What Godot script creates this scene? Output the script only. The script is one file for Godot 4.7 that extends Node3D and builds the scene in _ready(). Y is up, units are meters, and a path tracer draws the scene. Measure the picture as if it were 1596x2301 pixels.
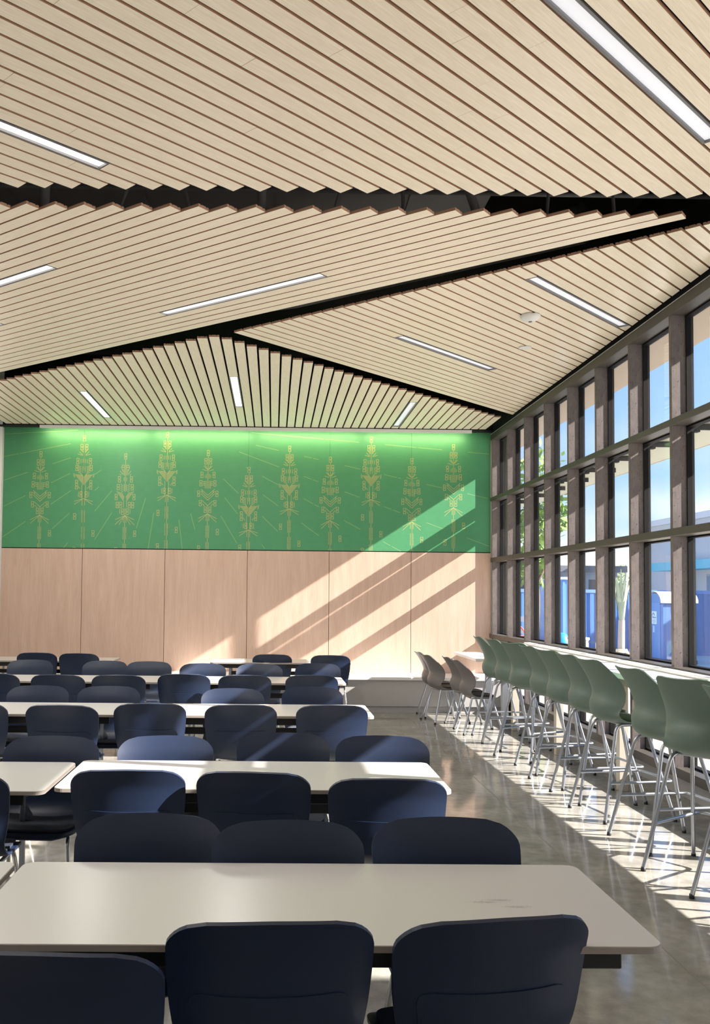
extends Node3D
# School dining hall: slatted ceiling, green mural, window wall with bar counter.
# Plan coordinates: x to the right, y up, d = depth away from the camera (z = -d).

class MB extends RefCounted:
	# collects triangles; vertices of a face are given anticlockwise as seen from outside
	var v := PackedVector3Array()
	var n := PackedVector3Array()
	var uv := PackedVector2Array()
	var ix := PackedInt32Array()
	var xf := Transform3D.IDENTITY
	func pt(p: Vector3, nn: Vector3, t := Vector2.ZERO) -> int:
		v.append(xf * p); n.append((xf.basis * nn).normalized()); uv.append(t)
		return v.size() - 1
	func quad(a: Vector3, b: Vector3, c: Vector3, d: Vector3, t: Array = []) -> void:
		var nn := (b - a).cross(c - a)
		if nn.length() < 1e-12: nn = (c - a).cross(d - a)
		nn = nn.normalized()
		var ta := [Vector2(0, 0), Vector2((b - a).length(), 0), Vector2((b - a).length(), (c - b).length()), Vector2(0, (d - a).length())] if t.is_empty() else t
		var i := pt(a, nn, ta[0]); pt(b, nn, ta[1]); pt(c, nn, ta[2]); pt(d, nn, ta[3])
		ix.append_array(PackedInt32Array([i, i + 2, i + 1, i, i + 3, i + 2]))
	func tri(a: Vector3, b: Vector3, c: Vector3) -> void:
		var nn := (b - a).cross(c - a).normalized()
		var i := pt(a, nn); pt(b, nn); pt(c, nn)
		ix.append_array(PackedInt32Array([i, i + 2, i + 1]))
	func box(lo: Vector3, hi: Vector3) -> void:
		var p := [Vector3(lo.x, lo.y, lo.z), Vector3(hi.x, lo.y, lo.z), Vector3(hi.x, hi.y, lo.z), Vector3(lo.x, hi.y, lo.z), Vector3(lo.x, lo.y, hi.z), Vector3(hi.x, lo.y, hi.z), Vector3(hi.x, hi.y, hi.z), Vector3(lo.x, hi.y, hi.z)]
		quad(p[4], p[5], p[6], p[7]); quad(p[1], p[0], p[3], p[2]); quad(p[5], p[1], p[2], p[6])
		quad(p[0], p[4], p[7], p[3]); quad(p[7], p[6], p[2], p[3]); quad(p[0], p[1], p[5], p[4])
	func cbox(lo: Vector3, hi: Vector3, c: float) -> void:
		# chamfered box: each corner has three points
		var q := []
		for i in 8:
			var s := Vector3(1 if i & 1 else -1, 1 if i & 2 else -1, 1 if i & 4 else -1)
			var k := Vector3(hi.x if i & 1 else lo.x, hi.y if i & 2 else lo.y, hi.z if i & 4 else lo.z)
			q.append([k - Vector3(0, s.y * c, s.z * c), k - Vector3(s.x * c, 0, s.z * c), k - Vector3(s.x * c, s.y * c, 0)])
		for f in [[0, 1, 3, 7, 5], [0, 0, 4, 6, 2], [1, 2, 6, 7, 3], [1, 0, 1, 5, 4], [2, 4, 5, 7, 6], [2, 0, 2, 3, 1]]:
			quad(q[f[1]][f[0]], q[f[2]][f[0]], q[f[3]][f[0]], q[f[4]][f[0]])
		for e in [[0, 1], [2, 3], [4, 5], [6, 7], [0, 2], [1, 3], [4, 6], [5, 7], [0, 4], [1, 5], [2, 6], [3, 7]]:
			var dif: int = e[0] ^ e[1]
			var ax := 0 if dif == 1 else (1 if dif == 2 else 2)
			var f1 := (ax + 1) % 3
			var f2 := (ax + 2) % 3
			var a: Vector3 = q[e[0]][f1]; var b: Vector3 = q[e[1]][f1]; var c2: Vector3 = q[e[1]][f2]; var d: Vector3 = q[e[0]][f2]
			var mid := (lo + hi) * 0.5
			if (b - a).cross(c2 - a).dot((a + c2) * 0.5 - mid) < 0: quad(d, c2, b, a)
			else: quad(a, b, c2, d)
		for i in 8:
			var a: Vector3 = q[i][0]; var b: Vector3 = q[i][1]; var c2: Vector3 = q[i][2]
			if (b - a).cross(c2 - a).dot(a - (lo + hi) * 0.5) < 0: tri(a, c2, b)
			else: tri(a, b, c2)
	func tube(path: Array, r: float, seg := 10, caps := true, r2 := -1.0) -> void:
		var np := path.size()
		var t0: Vector3 = (path[1] - path[0]).normalized()
		var u := t0.cross(Vector3.UP)
		if u.length() < 0.05: u = t0.cross(Vector3.RIGHT)
		u = u.normalized()
		var base := v.size()
		for k in np:
			var t: Vector3 = ((path[mini(k + 1, np - 1)] - path[maxi(k - 1, 0)]) as Vector3).normalized()
			u = (u - t * u.dot(t)).normalized()
			var w := t.cross(u)
			var rr := r if r2 < 0 else lerpf(r, r2, float(k) / (np - 1))
			for j in seg:
				var a := TAU * j / seg
				var o := u * cos(a) + w * sin(a)
				pt(path[k] + o * rr, o, Vector2(float(j) / seg, float(k)))
		for k in np - 1:
			for j in seg:
				var a := base + k * seg + j; var b := base + k * seg + (j + 1) % seg
				var c := b + seg; var d := a + seg
				ix.append_array(PackedInt32Array([a, c, b, a, d, c]))
		if caps:
			for e in 2:
				var k := 0 if e == 0 else np - 1
				var t: Vector3 = (path[1] - path[0]).normalized() * -1.0 if e == 0 else (path[np - 1] - path[np - 2]).normalized()
				var ci := pt(path[k], t)
				var st := v.size()
				for j in seg:
					var pp: Vector3 = xf.affine_inverse() * v[base + k * seg + j]
					pt(pp, t)
				for j in seg:
					if e == 0: ix.append_array(PackedInt32Array([ci, st + j, st + (j + 1) % seg]))
					else: ix.append_array(PackedInt32Array([ci, st + (j + 1) % seg, st + j]))
	func grid(pos: Array, nu: int, nv: int, flip := false, uvs: Array = []) -> void:
		# smooth surface over nu x nv points; outside where (du x dv) points unless flipped
		var base := v.size()
		for i in nu:
			for j in nv:
				var du: Vector3 = pos[mini(i + 1, nu - 1) * nv + j] - pos[maxi(i - 1, 0) * nv + j]
				var dv: Vector3 = pos[i * nv + mini(j + 1, nv - 1)] - pos[i * nv + maxi(j - 1, 0)]
				var nn := du.cross(dv)
				if nn.length() < 1e-14: nn = Vector3.UP
				nn = nn.normalized() * (-1.0 if flip else 1.0)
				pt(pos[i * nv + j], nn, uvs[i * nv + j] if uvs.size() else Vector2(float(i) / nu, float(j) / nv))
		for i in nu - 1:
			for j in nv - 1:
				var a := base + i * nv + j; var b := a + nv; var c := b + 1; var d := a + 1
				if flip: ix.append_array(PackedInt32Array([a, b, c, a, c, d]))
				else: ix.append_array(PackedInt32Array([a, c, b, a, d, c]))
	func lathe(prof: Array, seg := 24) -> void:
		# profile of (radius, y) from top to bottom, turned round y
		var pos := []
		for k in seg + 1:
			var a := -TAU * k / seg
			for p in prof: pos.append(Vector3(p.x * cos(a), p.y, p.x * sin(a)))
		grid(pos, seg + 1, prof.size(), true)
	func prism(poly: PackedVector2Array, y0: float, y1: float, top: MB = null) -> void:
		# outline in (x, z), anticlockwise seen from above when read as (x, -z); side goes here, faces to top
		var m := self if top == null else top
		var tris := Geometry2D.triangulate_polygon(poly)
		for k in range(0, tris.size(), 3):
			var a := poly[tris[k]]; var b := poly[tris[k + 1]]; var c := poly[tris[k + 2]]
			if (b - a).cross(c - a) > 0:
				var s := b; b = c; c = s
			for f in 2:
				var y := y1 if f == 0 else y0
				var i := m.v.size()
				for q in ([a, b, c] if f == 0 else [a, c, b]):
					m.pt(Vector3(q.x, y, q.y), Vector3.UP * (1.0 if f == 0 else -1.0), q)
				m.ix.append_array(PackedInt32Array([i, i + 2, i + 1]))
		var area := 0.0
		for k in poly.size():
			area += poly[k].cross(poly[(k + 1) % poly.size()])
		for k in poly.size():
			var a := poly[k]; var b := poly[(k + 1) % poly.size()]
			if area > 0:
				var s := a; a = b; b = s
			quad(Vector3(a.x, y0, a.y), Vector3(b.x, y0, b.y), Vector3(b.x, y1, b.y), Vector3(a.x, y1, a.y))

var M := {}
var names := {}
var rng := RandomNumberGenerator.new()

func P(x: float, y: float, d: float) -> Vector3:
	return Vector3(x, y, -d)

func numbered(s: String) -> String:
	var k: int = names.get(s, 0)
	names[s] = k + 1
	return s if k == 0 else "%s_%03d" % [s, k]

func mesh_of(parts: Array) -> ArrayMesh:
	var am := ArrayMesh.new()
	for q in parts:
		var b: MB = q[0]
		if b.ix.is_empty(): continue
		var a := []
		a.resize(Mesh.ARRAY_MAX)
		a[Mesh.ARRAY_VERTEX] = b.v; a[Mesh.ARRAY_NORMAL] = b.n; a[Mesh.ARRAY_TEX_UV] = b.uv; a[Mesh.ARRAY_INDEX] = b.ix
		am.add_surface_from_arrays(Mesh.PRIMITIVE_TRIANGLES, a)
		am.surface_set_material(am.get_surface_count() - 1, q[1])
	return am

func obj(called: String, mesh: Mesh, parent: Node3D = self) -> MeshInstance3D:
	var o := MeshInstance3D.new()
	o.name = numbered(called) if parent == self else called
	o.mesh = mesh
	o.cast_shadow = GeometryInstance3D.SHADOW_CASTING_SETTING_ON
	parent.add_child(o, true)
	return o

func part(called: String, b: MB, m: Material, parent: Node3D) -> MeshInstance3D:
	return obj(called, mesh_of([[b, m]]), parent)

func boxpart(called: String, lo: Vector3, hi: Vector3, m: Material, parent: Node3D, c := 0.0) -> MeshInstance3D:
	var b := MB.new()
	var l := Vector3(minf(lo.x, hi.x), minf(lo.y, hi.y), minf(lo.z, hi.z))
	var h := Vector3(maxf(lo.x, hi.x), maxf(lo.y, hi.y), maxf(lo.z, hi.z))
	if c > 0: b.cbox(l, h, c)
	else: b.box(l, h)
	return part(called, b, m, parent)

func thing(called: String, label: String, category: String, at := Vector3.ZERO, turn := 0.0, group := "") -> Node3D:
	var o := Node3D.new()
	o.name = numbered(called); add_child(o, true)
	o.position = at; o.rotation.y = turn
	tag(o, label, category, group)
	return o

func tag(o: Node, label := "", category := "", group := "", kind := "") -> void:
	if label: o.set_meta("label", label)
	if category: o.set_meta("category", category)
	if group: o.set_meta("group", group)
	if kind: o.set_meta("kind", kind)

func struct(called: String, label := "", category := "") -> Node3D:
	var o := Node3D.new()
	o.name = numbered(called); add_child(o, true)
	tag(o, label, category, "", "structure")
	return o

func copy(o: Node3D, at: Vector3, turn: float, label := "", group := "") -> Node3D:
	var c: Node3D = o.duplicate()
	c.name = numbered(str(o.name)); add_child(c, true)
	c.position = at; c.rotation.y = turn
	tag(c, label, "", group)
	return c

func mat(col: Color, rough := 0.6, metal := 0.0, spec := 0.5) -> StandardMaterial3D:
	var m := StandardMaterial3D.new()
	m.albedo_color = col; m.roughness = rough; m.metallic = metal; m.metallic_specular = spec
	return m

func c8(r: int, g: int, b: int) -> Color:
	return Color(r / 255.0, g / 255.0, b / 255.0)

func noise(sd: int, f: float, oct := 3) -> FastNoiseLite:
	var z := FastNoiseLite.new()
	z.seed = sd; z.frequency = f; z.fractal_octaves = oct
	z.noise_type = FastNoiseLite.TYPE_SIMPLEX_SMOOTH
	return z

func picture(w: int, h: int, fn: Callable) -> ImageTexture:
	var im := Image.create_empty(w, h, false, Image.FORMAT_RGB8)
	for y in h:
		for x in w: im.set_pixel(x, y, fn.call(x, y))
	return ImageTexture.create_from_image(im)

func tiled(im_w: int, im_h: int, sd: int, fx: float, fy: float) -> Callable:
	# noise that repeats over the picture (torus mapping)
	var z := noise(sd, 1.0, 2)
	return func(x: float, y: float) -> float:
		var a := TAU * x / im_w; var b := TAU * y / im_h
		return z.get_noise_3d(cos(a) * fx + 7.0, sin(a) * fx, cos(b) * fy) * 0.6 + z.get_noise_3d(sin(b) * fy, cos(a + 1.0) * fx + 31.0, sin(a + b) * fx * 0.2) * 0.4

# ------------------------------------------------------------------ materials
func make_materials() -> void:
	# pale veneer of the ceiling slats: fine streaks along the board
	var s1 := noise(11, 1.0, 3)
	var veneer := picture(256, 256, func(x, y):
		var k: float = s1.get_noise_2d(x * 0.012, y * 0.55) * 0.055 + s1.get_noise_2d(x * 0.02 + 90.0, y * 0.09) * 0.04
		return Color(0.952 + k, 0.905 + k * 1.05, 0.82 + k * 1.2))
	M.veneer = mat(Color.WHITE, 0.30, 0.0, 0.5)
	M.veneer.albedo_texture = veneer
	M.core = mat(c8(186, 146, 116), 0.75)
	# maple wall panels: vertical grain with loose cathedral figure
	var s2 := noise(23, 1.0, 3)
	var maple := picture(512, 1024, func(x, y):
		var warp: float = s2.get_noise_2d(x * 0.007, y * 0.0016) * 34.0
		var ring: float = sin((x + warp) * 0.42) * 0.6 + sin((x + warp * 1.5) * 0.17) * 0.4
		var k: float = ring * 0.010 + s2.get_noise_2d(x * 0.45, y * 0.008 + 300.0) * 0.022 + s2.get_noise_2d(x * 0.02 + 50.0, y * 0.0016) * 0.035
		return Color(0.765 + k, 0.652 + k * 1.1, 0.582 + k * 1.15))
	M.maple = mat(Color.WHITE, 0.45)
	M.maple.albedo_texture = maple
	# polished concrete
	var s3 := noise(5, 1.0, 5)
	var conc := picture(1024, 1024, func(x, y):
		var fx: float = minf(x, 1024 - x) ; var fy: float = minf(y, 1024 - y)
		var k: float = s3.get_noise_2d(fx * 0.008, fy * 0.008) * 0.10 + s3.get_noise_2d(fx * 0.04 + 99.0, fy * 0.04) * 0.06 + s3.get_noise_2d(x * 0.35, y * 0.35 + 400.0) * 0.03
		var g: float = s3.get_noise_2d(fx * 0.006 + 500.0, fy * 0.006) * 0.03
		return Color(0.565 + k + g * 0.5, 0.556 + k + g * 0.3, 0.528 + k - g * 0.2))
	M.concrete = mat(Color.WHITE, 0.09, 0.0, 0.5)
	M.concrete.albedo_texture = conc
	M.concrete.uv1_triplanar = true; M.concrete.uv1_world_triplanar = true; M.concrete.uv1_scale = Vector3.ONE * 0.22
	# dark stained window timber with scuffs
	var s4 := noise(41, 1.0, 4)
	var stain := picture(512, 512, func(x, y):
		var k: float = s4.get_noise_2d(x * 0.12, y * 0.02) * 0.035 + s4.get_noise_2d(x * 0.015, y * 0.012 + 60.0) * 0.05
		var sc: float = s4.get_noise_2d(x * 0.09 + 700.0, y * 0.045)
		if sc > 0.52: k -= 0.16
		return Color(0.375 + k, 0.34 + k, 0.33 + k))
	M.timber = mat(Color.WHITE, 0.55)
	M.timber.albedo_texture = stain
	M.timber.uv1_triplanar = true; M.timber.uv1_scale = Vector3.ONE * 0.9
	M.bronze = mat(c8(66, 62, 56), 0.5)
	M.darkframe = mat(c8(24, 23, 24), 0.7, 0.0, 0.25)
	M.glass = mat(Color(0.93, 0.97, 1.0, 0.08), 0.0, 0.0, 0.5)
	M.glass.transparency = BaseMaterial3D.TRANSPARENCY_ALPHA
	M.white_top = mat(c8(200, 197, 194), 0.28)
	M.edge = mat(c8(150, 142, 134), 0.5)
	M.black = mat(c8(20, 20, 22), 0.5)
	M.blackhole = mat(c8(16, 16, 17), 0.9)
	M.duct = mat(c8(120, 120, 122), 0.8)
	M.silver = mat(c8(172, 177, 186), 0.32, 0.8)
	M.chrome = mat(c8(222, 222, 224), 0.16, 1.0)
	M.navy = mat(c8(29, 41, 65), 0.42, 0.0, 0.45)
	M.navy_pad = mat(c8(38, 45, 62), 0.8)
	M.sage = mat(c8(98, 117, 107), 0.45)
	M.sage_pad = mat(c8(58, 78, 58), 0.9)
	M.greyshell = mat(c8(112, 108, 108), 0.45)
	M.grey_pad = mat(c8(40, 40, 42), 0.85)
	M.mint = mat(c8(172, 205, 186), 0.4)
	M.counter = mat(c8(232, 232, 232), 0.3)
	M.paint_white = mat(c8(226, 225, 222), 0.6)
	M.paint_grey = mat(c8(180, 178, 176), 0.55)
	M.lens_off = mat(c8(226, 226, 232), 0.35)
	M.rail = mat(c8(120, 120, 122), 0.45, 0.3)
	M.alu = mat(c8(205, 205, 205), 0.4, 0.4)
	M.lens_dim = mat(c8(235, 236, 242), 0.4)
	M.lens_dim.emission_enabled = true; M.lens_dim.emission = Color(0.93, 0.95, 1.0); M.lens_dim.emission_energy_multiplier = 0.20
	M.lens_on = mat(c8(250, 250, 250), 0.4)
	M.lens_on.emission_enabled = true; M.lens_on.emission = Color(1.0, 0.985, 0.96); M.lens_on.emission_energy_multiplier = 1.5

func tex_mat(sd: int, base: Color, amp: float, freq: float, rough: float, scale: float) -> StandardMaterial3D:
	var z := noise(sd, 1.0, 4)
	var m := mat(Color.WHITE, rough)
	m.albedo_texture = picture(256, 256, func(x, y):
		var fx: float = minf(x, 256 - x); var fy: float = minf(y, 256 - y)
		var k: float = z.get_noise_2d(fx * freq, fy * freq) * amp
		return Color(base.r + k, base.g + k, base.b + k * 0.8))
	m.uv1_triplanar = true; m.uv1_world_triplanar = true; m.uv1_scale = Vector3.ONE * scale
	return m

# ------------------------------------------------------------------ run
func _ready() -> void:
	rng.seed = 20240611
	camera_and_light()
	make_materials()
	room_shell()
	back_wall()
	window_wall()
	ceiling()
	plenum()
	tables_and_chairs()
	counter_and_stools()
	outside()
	print("nodes ", get_child_count())

func camera_and_light() -> void:
	var cam := Camera3D.new()
	cam.name = "camera"
	cam.projection = Camera3D.PROJECTION_FRUSTUM
	var f := 2097.28
	var near := 0.05
	cam.near = near; cam.far = 400.0
	cam.size = near * 2301.0 / f
	cam.frustum_offset = Vector2((798.0 - 639.74) / f * near, (1240.72 - 1150.5) / f * near)
	cam.keep_aspect = Camera3D.KEEP_HEIGHT
	add_child(cam)
	cam.position = Vector3(0, 1.65, 0)
	# yaw 0.79 deg right, pitch 2.56 deg up, roll 0.57 deg
	var b := Basis(Vector3.UP, -0.0137) * Basis(Vector3.RIGHT, 0.0447) * Basis(Vector3(0, 0, 1), 0.0099)
	cam.basis = b
	cam.current = true
	var e := Environment.new()
	e.background_mode = Environment.BG_SKY
	e.tonemap_mode = Environment.TONE_MAPPER_LINEAR
	e.tonemap_exposure = 1.98
	e.sdfgi_enabled = true; e.ssao_enabled = true; e.ssil_enabled = true
	var sky := Sky.new()
	var sm := PanoramaSkyMaterial.new()
	sm.panorama = sky_picture()
	sky.sky_material = sm
	e.sky = sky
	e.background_energy_multiplier = 1.0
	var w := WorldEnvironment.new()
	w.name = "world"; w.environment = e
	add_child(w)
	var sun := DirectionalLight3D.new()
	sun.name = "sun"
	sun.light_color = Color(1.0, 0.972, 0.94)
	sun.light_energy = 4.0
	sun.light_angular_distance = 0.55
	sun.shadow_enabled = true
	add_child(sun)
	sun.look_at_from_position(Vector3.ZERO, Vector3(-1.0, -0.655, -0.249), Vector3.UP)

func sky_picture() -> ImageTexture:
	# clear blue above, pale towards the horizon, soft clouds low down
	var z := noise(3, 1.0, 5)
	var w := 1024; var h := 512
	var im := Image.create_empty(w, h, false, Image.FORMAT_RGBF)
	for y in h:
		var el := (0.5 - (y + 0.5) / h) * PI
		for x in w:
			var az := TAU * (x + 0.5) / w
			var up := clampf(sin(el), 0.0, 1.0)
			var t := pow(up, 0.42)
			var c := Color(0.50, 0.72, 0.95).lerp(Color(0.06, 0.24, 0.72), t)
			var k := z.get_noise_3d(cos(az) * 2.4, up * 7.0, sin(az) * 2.4)
			var cl := clampf((k + 0.62) * 2.0, 0.0, 1.0) * clampf(1.45 - up / 0.125, 0.0, 1.0)
			c = c.lerp(Color(0.88, 0.91, 0.95), cl)
			if el < 0: c = Color(0.42, 0.42, 0.40)
			im.set_pixel(x, y, Color(c.r * 0.88, c.g * 0.88, c.b * 0.88))
	return ImageTexture.create_from_image(im)

# ------------------------------------------------------------------ room
const XW := 3.27      # inner face of the window wall
const XL := -4.02     # left wall
const DW := 13.85     # depth of the mural wall
const DN := -4.2      # wall behind the camera
const H := 4.10       # underside of the slats
const WIN0 := -3.9    # where the glazing begins
const ADDED_ROOF_END := 2.38   # the added unseen porch roof ends here

func room_shell() -> void:
	var f := struct("floor", "polished grey concrete floor of the dining hall", "floor")
	boxpart("slab", P(XL - 0.3, -0.2, DN - 0.3), P(3.5, 0.0, DW + 0.3), M.concrete, f)
	# saw-cut joint of the slab
	boxpart("control_joint", P(1.86, 0.0, DN), P(1.866, 0.0006, 13.1), mat(c8(120, 116, 108), 0.6), f)
	var wl := struct("wall_left", "plain white wall on the far side from the windows", "wall")
	boxpart("wall_board", P(XL - 0.25, 0.0, DN - 0.3), P(XL, 5.2, DW + 0.3), M.paint_white, wl)
	var wf := struct("wall_front", "plain white wall opposite the mural", "wall")
	boxpart("wall_board", P(XL, 0.0, DN - 0.25), P(3.5, 5.2, DN), M.paint_white, wf)
	var c := struct("ceiling", "black roof deck above the slatted ceiling", "ceiling")
	boxpart("roof_deck", P(XL - 0.3, 5.2, DN - 0.3), P(3.56, 5.45, DW + 0.4), M.blackhole, c)

func back_wall() -> void:
	var w := struct("wall_back", "mural wall of green panels above maple panels", "wall")
	boxpart("backing", P(XL, 0.0, DW + 0.012), P(3.5, 5.2, DW + 0.3), M.blackhole, w)
	var mural := mural_picture()
	var mms := []
	for k in 2:
		var q := mat(Color.WHITE, 0.5)
		q.albedo_texture = mural[k]
		mms.append(q)
	var green_side := mat(c8(64, 134, 88), 0.5)
	var joints := [XL, -2.806, -1.583, -0.362, 0.853, 2.074, 3.262]
	var g := 0.0035
	for i in 6:
		var x0: float = joints[i] + (g if i else 0.0); var x1: float = joints[i + 1] - g
		var b := MB.new(); var side := MB.new()
		# maple panel
		var y0 := 0.0; var y1 := 2.287
		b.quad(P(x0, y0, DW), P(x1, y0, DW), P(x1, y1, DW), P(x0, y1, DW), [Vector2(0.05 + i * 0.37, 1.0), Vector2(0.05 + i * 0.37 + (x1 - x0) * 0.62, 1.0), Vector2(0.05 + i * 0.37 + (x1 - x0) * 0.62, 0.0), Vector2(0.05 + i * 0.37, 0.0)])
		side.box(P(x0, y0, DW + 0.012), P(x1, y1, DW + 0.0005))
		obj("wood_panel", mesh_of([[b, M.maple], [side, M.core]]), w)
		# green panel with its piece of the mural
		side = MB.new()
		var faces := []
		y0 = 2.300; y1 = 4.09
		x0 = joints[i] + (0.0012 if i else 0.0); x1 = joints[i + 1] - 0.0012
		# the drawing is kept as two pictures, left and right half
		var cut := [x0, clampf(-0.379, x0, x1), x1]
		for k in 2:
			if cut[k + 1] - cut[k] < 1e-4: continue
			var u0: float = (cut[k] - XL) / 7.282 * 2.0 - k; var u1: float = (cut[k + 1] - XL) / 7.282 * 2.0 - k
			var bb := MB.new()
			bb.quad(P(cut[k], y0, DW), P(cut[k + 1], y0, DW), P(cut[k + 1], y1, DW), P(cut[k], y1, DW), [Vector2(u0, 1), Vector2(u1, 1), Vector2(u1, 0), Vector2(u0, 0)])
			faces.append([bb, mms[k]])
		side.box(P(x0, y0, DW + 0.012), P(x1, y1, DW + 0.0005))
		faces.append([side, green_side])
		obj("green_panel", mesh_of(faces), w)
	boxpart("top_board", P(XL, 4.094, DW + 0.01), P(3.27, 4.6, DW - 0.02), M.blackhole, w)
	var t := struct("trim_1", "slim pale metal corner trim between mural and windows", "trim")
	boxpart("bead", P(3.262, 0.0, DW - 0.012), P(3.272, 4.08, DW), M.alu, t)
	t = struct("trim_2", "slim pale metal corner trim at the left end of the mural", "trim")
	boxpart("bead", P(XL, 0.0, DW - 0.02), P(XL + 0.022, 4.08, DW), M.alu, t)
	# wall washer bar
	var l := thing("wall_washer_light", "long white light bar washing the top of the green mural", "light", P(0, 0, 0))
	boxpart("housing", P(-3.42, 4.045, 13.62), P(2.93, 4.088, 13.66), M.paint_white, l)
	boxpart("dark_end", P(XL + 0.02, 4.06, 13.62), P(-3.42, 4.088, 13.66), M.black, l)
	boxpart("dark_end", P(2.93, 4.06, 13.62), P(3.25, 4.088, 13.66), M.black, l)
	boxpart("diffuser", P(-3.41, 4.048, 13.661), P(2.92, 4.084, 13.666), M.lens_on, l)
	for k in 4:
		var a := AreaLight3D.new()
		a.name = "washer_glow"
		a.area_size = Vector2(1.5, 0.02)
		a.light_color = Color(1.0, 0.93, 0.72)
		a.light_energy = 0.42
		a.area_range = 30.0
		a.shadow_enabled = true
		add_child(a, true)
		var at := P(-2.62 + k * 1.58, 4.04, 13.672)
		a.look_at_from_position(at, at + Vector3(0, -0.8, -0.6), Vector3(1, 0, 0).cross(Vector3(0, -0.8, -0.6)))
	# bench along the wall
	var bn := thing("bench", "long white built-in bench along the foot of the maple wall", "bench")
	boxpart("front_panel", P(XL + 0.01, 0.09, 13.14), P(3.25, 0.455, 13.16), M.paint_grey, bn)
	boxpart("carcass", P(XL + 0.01, 0.0, 13.2), P(3.25, 0.45, DW - 0.004), M.paint_grey, bn)
	boxpart("plinth", P(XL + 0.01, 0.0, 13.165), P(3.25, 0.085, 13.19), M.paint_grey, bn)
	boxpart("seat_top", P(XL + 0.01, 0.458, 13.10), P(3.25, 0.50, DW - 0.004), M.counter, bn, 0.004)

# ---- mural: gold line drawing on green
var mur: Image
const MW := 4096
const MH := 1007
func stroke(a: Vector2, b: Vector2, w: float, c: Color) -> void:
	# in metres on the panel field: x from the left corner, y down from the top
	var s := MW / 7.282
	var p := a * s; var q := b * s
	var r := w * s * 0.5
	var x0 := clampi(int(minf(p.x, q.x) - r - 1), 0, MW - 1); var x1 := clampi(int(maxf(p.x, q.x) + r + 2), 0, MW - 1)
	var y0 := clampi(int(minf(p.y, q.y) - r - 1), 0, MH - 1); var y1 := clampi(int(maxf(p.y, q.y) + r + 2), 0, MH - 1)
	var d := q - p
	var l2 := maxf(d.length_squared(), 1e-6)
	for y in range(y0, y1 + 1):
		for x in range(x0, x1 + 1):
			var v := Vector2(x + 0.5, y + 0.5)
			var t := clampf((v - p).dot(d) / l2, 0.0, 1.0)
			var cov := clampf(r + 0.5 - v.distance_to(p + d * t), 0.0, 1.0)
			if cov > 0: mur.set_pixel(x, y, mur.get_pixel(x, y).lerp(c, cov))

func sq(c: Vector2, s: float, g: Color) -> void:
	var h := s * 0.5
	var k := [c + Vector2(-h, -h), c + Vector2(h, -h), c + Vector2(h, h), c + Vector2(-h, h)]
	for i in 4: stroke(k[i], k[(i + 1) % 4], LW, g)

const LW := 0.0056
var mo := Vector2.ZERO   # head of the stalk being drawn
var mg := Color.WHITE
func pp(dx: float, y: float, n := 2) -> void:
	# n squares one over the other on both sides of the stem
	for s in [-1, 1]:
		for k in n: sq(mo + Vector2(s * dx, y + k * 36.0) * 0.00136, 0.034, mg)
func mm(x0: float, y0: float, x1: float, y1: float) -> void:
	for s in [-1, 1]: stroke(mo + Vector2(s * x0, y0) * 0.00136, mo + Vector2(s * x1, y1) * 0.00136, LW, mg)
func stem(y0: float, y1: float) -> void:
	stroke(mo + Vector2(0, y0) * 0.00136, mo + Vector2(0, y1) * 0.00136, LW, mg)

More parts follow.
